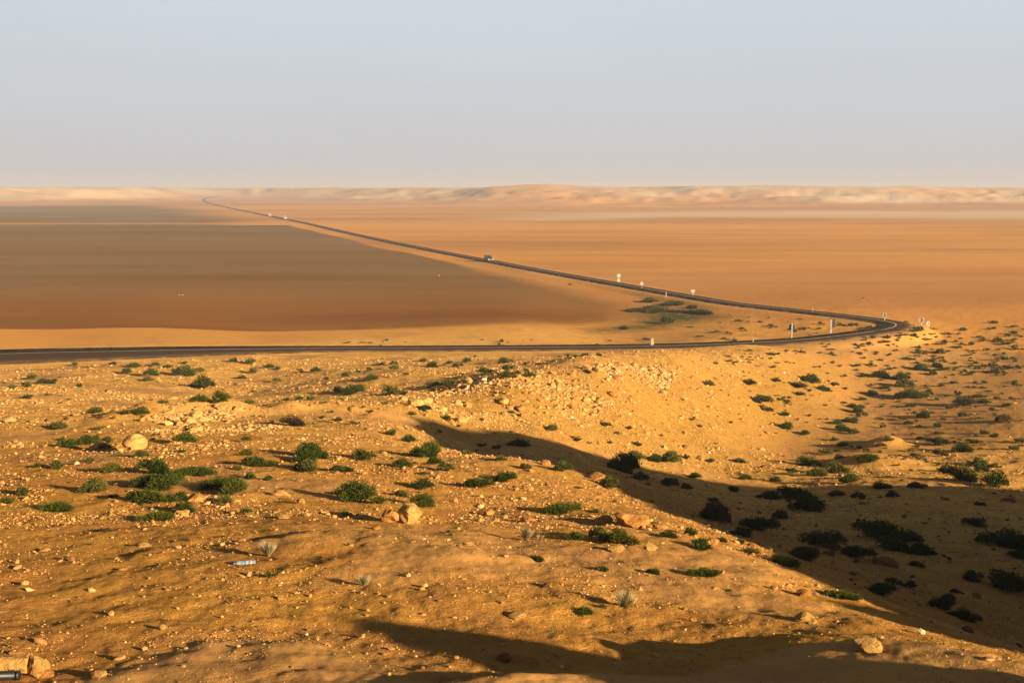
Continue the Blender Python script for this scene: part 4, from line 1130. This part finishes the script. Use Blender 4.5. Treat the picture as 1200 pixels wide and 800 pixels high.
# ------------------------------------------------------------------ litter and the fallen pillar in the near left corner
p = ground_at(286, 661.5)
t = thing('plastic_bottle', 'crushed clear plastic bottle with blue wrap lying on the gravel', 'bottle', (p[0], p[1], p[2] + .03), .22)
Lb = 25 / F * np.linalg.norm(p)
def crumpled(name, prof, m, par, seed, jag=.12):
    g = random.Random(seed); bm = bmesh.new(); seg = 14; rings = []
    for x, r in prof:
        rings.append([bm.verts.new((x * Lb, r * Lb * math.cos(2*math.pi*i/seg) * (1 + g.uniform(-jag, jag)), r * Lb * .72 * math.sin(2*math.pi*i/seg) * (1 + g.uniform(-jag, jag)))) for i in range(seg)])
    for r0, r1 in zip(rings[:-1], rings[1:]):
        for i in range(seg): bm.faces.new((r0[i], r0[(i+1)%seg], r1[(i+1)%seg], r1[i]))
    bm.faces.new(rings[0][::-1]); bm.faces.new(rings[-1]); bmesh.ops.recalc_face_normals(bm, faces=bm.faces[:])
    return bm_obj(name, bm, m, par)
crumpled('body', [(.5, .09), (.46, .135), (.36, .12), (.28, .14), (.2, .115), (.1, .13), (0, .11), (-.1, .13), (-.2, .12), (-.3, .09), (-.36, .05)], M['bottle'], t, 1)
crumpled('wrap', [(.10, .136), (.02, .121), (-.06, .136), (-.12, .137)], M['label'], t, 2, .08)
crumpled('cap', [(-.36, .056), (-.45, .056)], M['cap'], t, 3, .02)

p = ground_at(30, 791)
w_ = np.linalg.norm(p) / F
t = thing('fallen_pillar', 'cracked pale stone pillar lying on the sand at the left edge', 'stone pillar', p, .05)
g = random.Random(5); bm = bmesh.new(); seg = 16
for k, (x0, x1) in enumerate([(-110, -62), (-61, -33), (-32, -14), (-13, 3)]):
    r_ = 7.2 + .5 * k
    A_ = [(x0 + g.uniform(-1, 1) * .6, r_ * (1 + g.uniform(-.1, .1)) * math.cos(2*math.pi*i/seg), 11.5 + r_ * (1 + g.uniform(-.1, .1)) * math.sin(2*math.pi*i/seg)) for i in range(seg)]
    B_ = [(x1 + g.uniform(-1, 1) * .6, y * 1.03, 11.5 + (z - 11.5) * 1.03) for _, y, z in A_]
    va = [bm.verts.new(Vector(c) * w_) for c in A_]; vb = [bm.verts.new(Vector(c) * w_) for c in B_]
    for i in range(seg): bm.faces.new((va[i], va[(i+1)%seg], vb[(i+1)%seg], vb[i]))
    bm.faces.new(va[::-1]); bm.faces.new(vb)
bmesh.ops.recalc_face_normals(bm, faces=bm.faces[:])
bm_obj('shaft', bm, M['rock_pale'], t)
hd = bpy.data.objects.new('head', rock_data('pale', 5, .9)); link(hd, t); hd.location = (13 * w_, 0, -2 * w_); hd.scale = (24 * w_, 20 * w_, 34 * w_)
for x, y in ((-40, 0), (-85, 2), (0, 3)):
    pass
sup = bpy.data.objects.new('bedding_stone', rock_data('orange', 2, .6)); link(sup, t); sup.location = (19 * w_, 2 * w_, -3 * w_); sup.scale = (26 * w_, 20 * w_, 17 * w_)
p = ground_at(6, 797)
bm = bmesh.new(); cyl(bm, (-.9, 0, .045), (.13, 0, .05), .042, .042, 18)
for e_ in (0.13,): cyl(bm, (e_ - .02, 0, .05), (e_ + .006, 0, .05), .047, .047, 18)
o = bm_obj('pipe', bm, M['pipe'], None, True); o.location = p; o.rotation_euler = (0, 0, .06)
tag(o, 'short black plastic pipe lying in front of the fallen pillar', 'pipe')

write_labels()
# ------------------------------------------------------------------ air, sky, sun, camera
def haze_box():
    bm = bmesh.new(); box(bm, -9600, 9600, -9600, 9600, -32.0, 34.0)
    m = bpy.data.materials.new('dusty_air'); m.use_nodes = True
    nt = m.node_tree; nt.nodes.clear()
    out = nt.nodes.new('ShaderNodeOutputMaterial'); v = nt.nodes.new('ShaderNodeVolumePrincipled')
    v.inputs['Color'].default_value = (0.43, 0.49, 0.62, 1); v.inputs['Density'].default_value = HAZE
    v.inputs['Anisotropy'].default_value = 0.0
    nt.links.new(v.outputs[0], out.inputs['Volume'])
    o = bm_obj('haze', bm, m)
    tag(o, 'pale dusty air over the whole plain', 'haze', kind='stuff')
HAZE = 0.00030
EXPO, SKY_S = 1.68, 0.021
haze_box()

SUN_E, SUN_AZ = R(14.5), R(126.87)      # azimuth clockwise from +Y (straight ahead): behind the camera to the right
sd = Vector((math.sin(SUN_AZ) * math.cos(SUN_E), math.cos(SUN_AZ) * math.cos(SUN_E), math.sin(SUN_E)))
sun = bpy.data.lights.new('sun', 'SUN'); sun.energy = 5.0; sun.angle = R(0.7); sun.color = (1.0, 0.76, 0.46)
so = bpy.data.objects.new('sun', sun); link(so); so.rotation_euler = sd.to_track_quat('Z', 'Y').to_euler(); so.location = sd * 60

w = bpy.data.worlds.new('World'); S.world = w; w.use_nodes = True
nt = w.node_tree; bg = nt.nodes['Background']
sky = nt.nodes.new('ShaderNodeTexSky'); sky.sky_type = 'NISHITA'; sky.sun_disc = False
sky.sun_elevation = SUN_E; sky.sun_rotation = SUN_AZ
sky.altitude = 0; sky.air_density = 1.0; sky.dust_density = 2.0; sky.ozone_density = 1.0
# dust hanging low over the desert: a pale band round the whole horizon, clear sky above it
tcg = nt.nodes.new('ShaderNodeTexCoord').outputs['Generated']
sx = nt.nodes.new('ShaderNodeSeparateXYZ'); nt.links.new(tcg, sx.inputs[0])
dust = nt.nodes.new('ShaderNodeValToRGB'); cr = dust.color_ramp
cr.elements[0].position = 0.0; cr.elements[0].color = (0.580, 0.562, 0.575, 1)
cr.elements[1].position = 0.17; cr.elements[1].color = (0.600, 0.680, 0.735, 1)
e = cr.elements.new(0.06); e.color = (0.590, 0.610, 0.640, 1)
nt.links.new(sx.outputs[2], dust.inputs[0])
sc_ = nd(nt, 'ShaderNodeVectorMath', operation='SCALE'); nt.links.new(dust.outputs[0], sc_.inputs[0]); sc_.inputs['Scale'].default_value = 1.0 / (SKY_S * 2 ** EXPO)
k = ramp(nt, sx.outputs[2], 0.17, 0.40)
veil = noise(nt, mapping(nt, tcg, (1, 1, 4)), 1.6, 4, .5)
hz = nd(nt, 'ShaderNodeVectorMath', operation='SCALE'); nt.links.new(sc_.outputs[0], hz.inputs[0])
nt.links.new(math_(nt, 'ADD', math_(nt, 'MULTIPLY', veil, .16), .92), hz.inputs['Scale'])
nt.links.new(mixc(nt, k, hz.outputs[0], sky.outputs[0]), bg.inputs[0]); bg.inputs[1].default_value = SKY_S

cam = bpy.data.cameras.new('camera'); cam.lens = 36.0 * F / 1200.0; cam.sensor_width = 36; cam.clip_end = 40000; cam.clip_start = .1
co = bpy.data.objects.new('camera', cam); link(co); co.location = (0, 0, 0); co.rotation_euler = (math.pi / 2 - PITCH, 0, 0)
S.camera = co
S.view_settings.view_transform = 'Standard'; S.view_settings.look = 'None'; S.view_settings.gamma = 1; S.view_settings.exposure = EXPO
S.view_settings.use_curve_mapping = False
S.cycles.use_denoising = True
S.cycles.max_bounces = 6; S.cycles.diffuse_bounces = 3; S.cycles.volume_bounces = 1; S.cycles.transparent_max_bounces = 4
S.cycles.caustics_reflective = False; S.cycles.caustics_refractive = False
